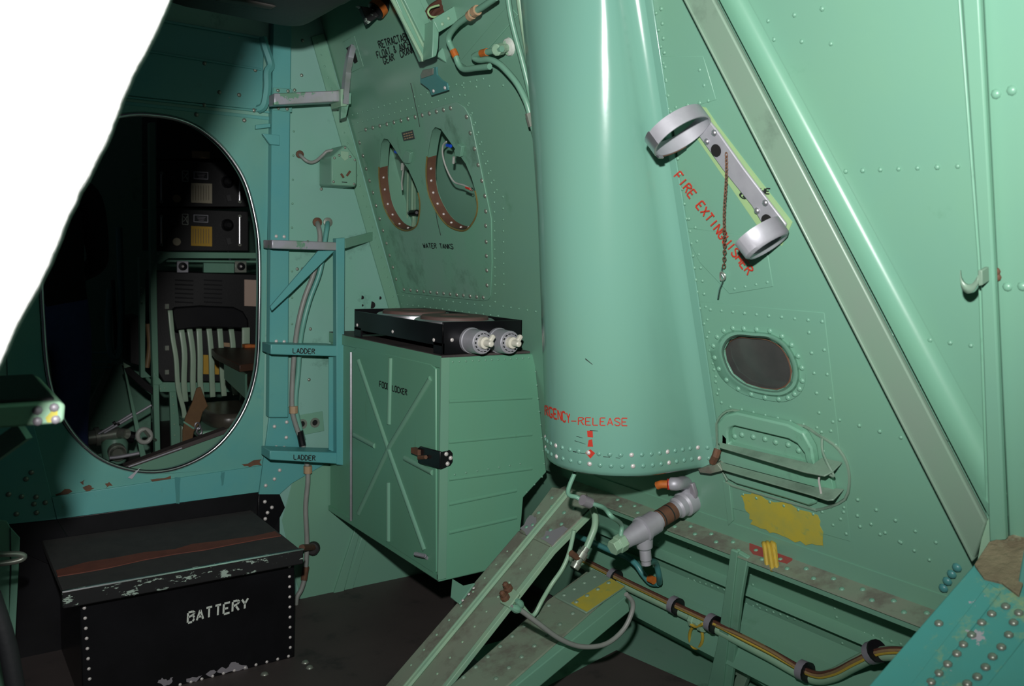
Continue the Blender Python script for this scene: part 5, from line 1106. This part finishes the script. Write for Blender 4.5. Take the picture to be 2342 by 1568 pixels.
# ------------------------------------------------------------------ person standing in the dark beyond the doorway
def skinned(nm, V, E, R, root):
    me = bpy.data.meshes.new(nm); me.from_pydata(V, E, []); o = bpy.data.objects.new(nm, me); col.objects.link(o)
    o.modifiers.new('skin', 'SKIN'); 
    sv = me.skin_vertices[0].data
    for i, r in enumerate(R):
        sv[i].radius = r if isinstance(r, tuple) else (r, r)
        sv[i].use_root = (i == root)
    o.modifiers.new('sub', 'SUBSURF').levels = 2
    bpy.context.view_layer.update(); dg = bpy.context.evaluated_depsgraph_get()
    m2 = bpy.data.meshes.new_from_object(o.evaluated_get(dg)); bpy.data.objects.remove(o); return m2
bx, byy = .40, 3.75
V = []; E = []; R = []
def vadd(p, r, link=None):
    V.append((bx + p[0], byy + p[1], p[2])); R.append(r)
    if link is not None: E.append((link, len(V) - 1))
    return len(V) - 1
pel = vadd((0, 0, .95), (.15, .11)); ab = vadd((0, 0, 1.10), (.145, .10), pel); chs = vadd((0, .01, 1.30), (.165, .11), ab); shd = vadd((0, .01, 1.42), (.13, .085), chs); nk = vadd((0, .0, 1.50), .055, shd); hd0 = vadd((0, .02, 1.57), .07, nk); hd1 = vadd((0, .02, 1.66), .083, hd0); hd2 = vadd((0, .01, 1.74), .06, hd1)
for s in (-1, 1):
    h = vadd((s * .09, 0, .86), .088, pel); kn = vadd((s * .085, .02, .48), .062, h); cf = vadd((s * .085, -.01, .32), .058, kn); an = vadd((s * .08, -.02, .09), .045, cf); hl = vadd((s * .08, -.02, .045), .045, an); vadd((s * .10, .16, .035), .035, hl)
    sh = vadd((s * .17, .01, 1.40), .062, shd); el = vadd((s * .20, .04, 1.13), .043, sh); wr_ = vadd((s * .10, .24, 1.05), .030, el); pm_ = vadd((s * .075, .30, 1.05), (.02, .036), wr_)
    for k in range(4):
        f0 = vadd((s * .06, .345, 1.02 + k * .019), .010, pm_); f1 = vadd((s * .045, .375, 1.02 + k * .018), .009, f0); vadd((s * .025, .39 + .003 * k, 1.02 + k * .017), .008, f1)
    th = vadd((s * .065, .315, 1.085), .011, pm_); vadd((s * .045, .335, 1.105), .009, th)
me = skinned('person', V, E, R, pel)
for m in ('jeans', 'shirt', 'skin', 'hair'): me.materials.append(MATS[m])
for p in me.polygons:
    c = p.center; ax_ = abs(c.x - bx)
    arm = c.y > byy + .25
    p.material_index = 2 if arm else 0 if c.z < 1.0 else 1 if c.z < 1.47 else 3 if (c.z > 1.68 or c.y < byy - .01 and c.z > 1.56) else 2
    p.use_smooth = True
po = bpy.data.objects.new('person', me); col.objects.link(po)
for v in me.vertices: v.co -= Vector((bx, byy, 0))
po.location = (bx, byy, 0)
tag(po, 'person in dark blue trousers and dark top standing in shadow beyond the doorway', 'person')
G().lathe(Vector((bx, byy + .095, 1.615)), (0, 1, -.3), [(-.01, .016), (.012, .012), (.02, .005)], 8).obj('nose', 'skin', po)
for s in (-1, 1): G().lathe(Vector((bx + s * .034, byy + .092, 1.64)), (0, 1, 0), [(0, .013), (.008, .010), (.011, .004)], 10).obj('eye', 'white_paint', po); G().lathe(Vector((bx + s * .083, byy + .015, 1.625)), (s, 0, 0), [(-.005, .012), (.008, .026), (.014, .02)], 10).obj('ear', 'skin', po)
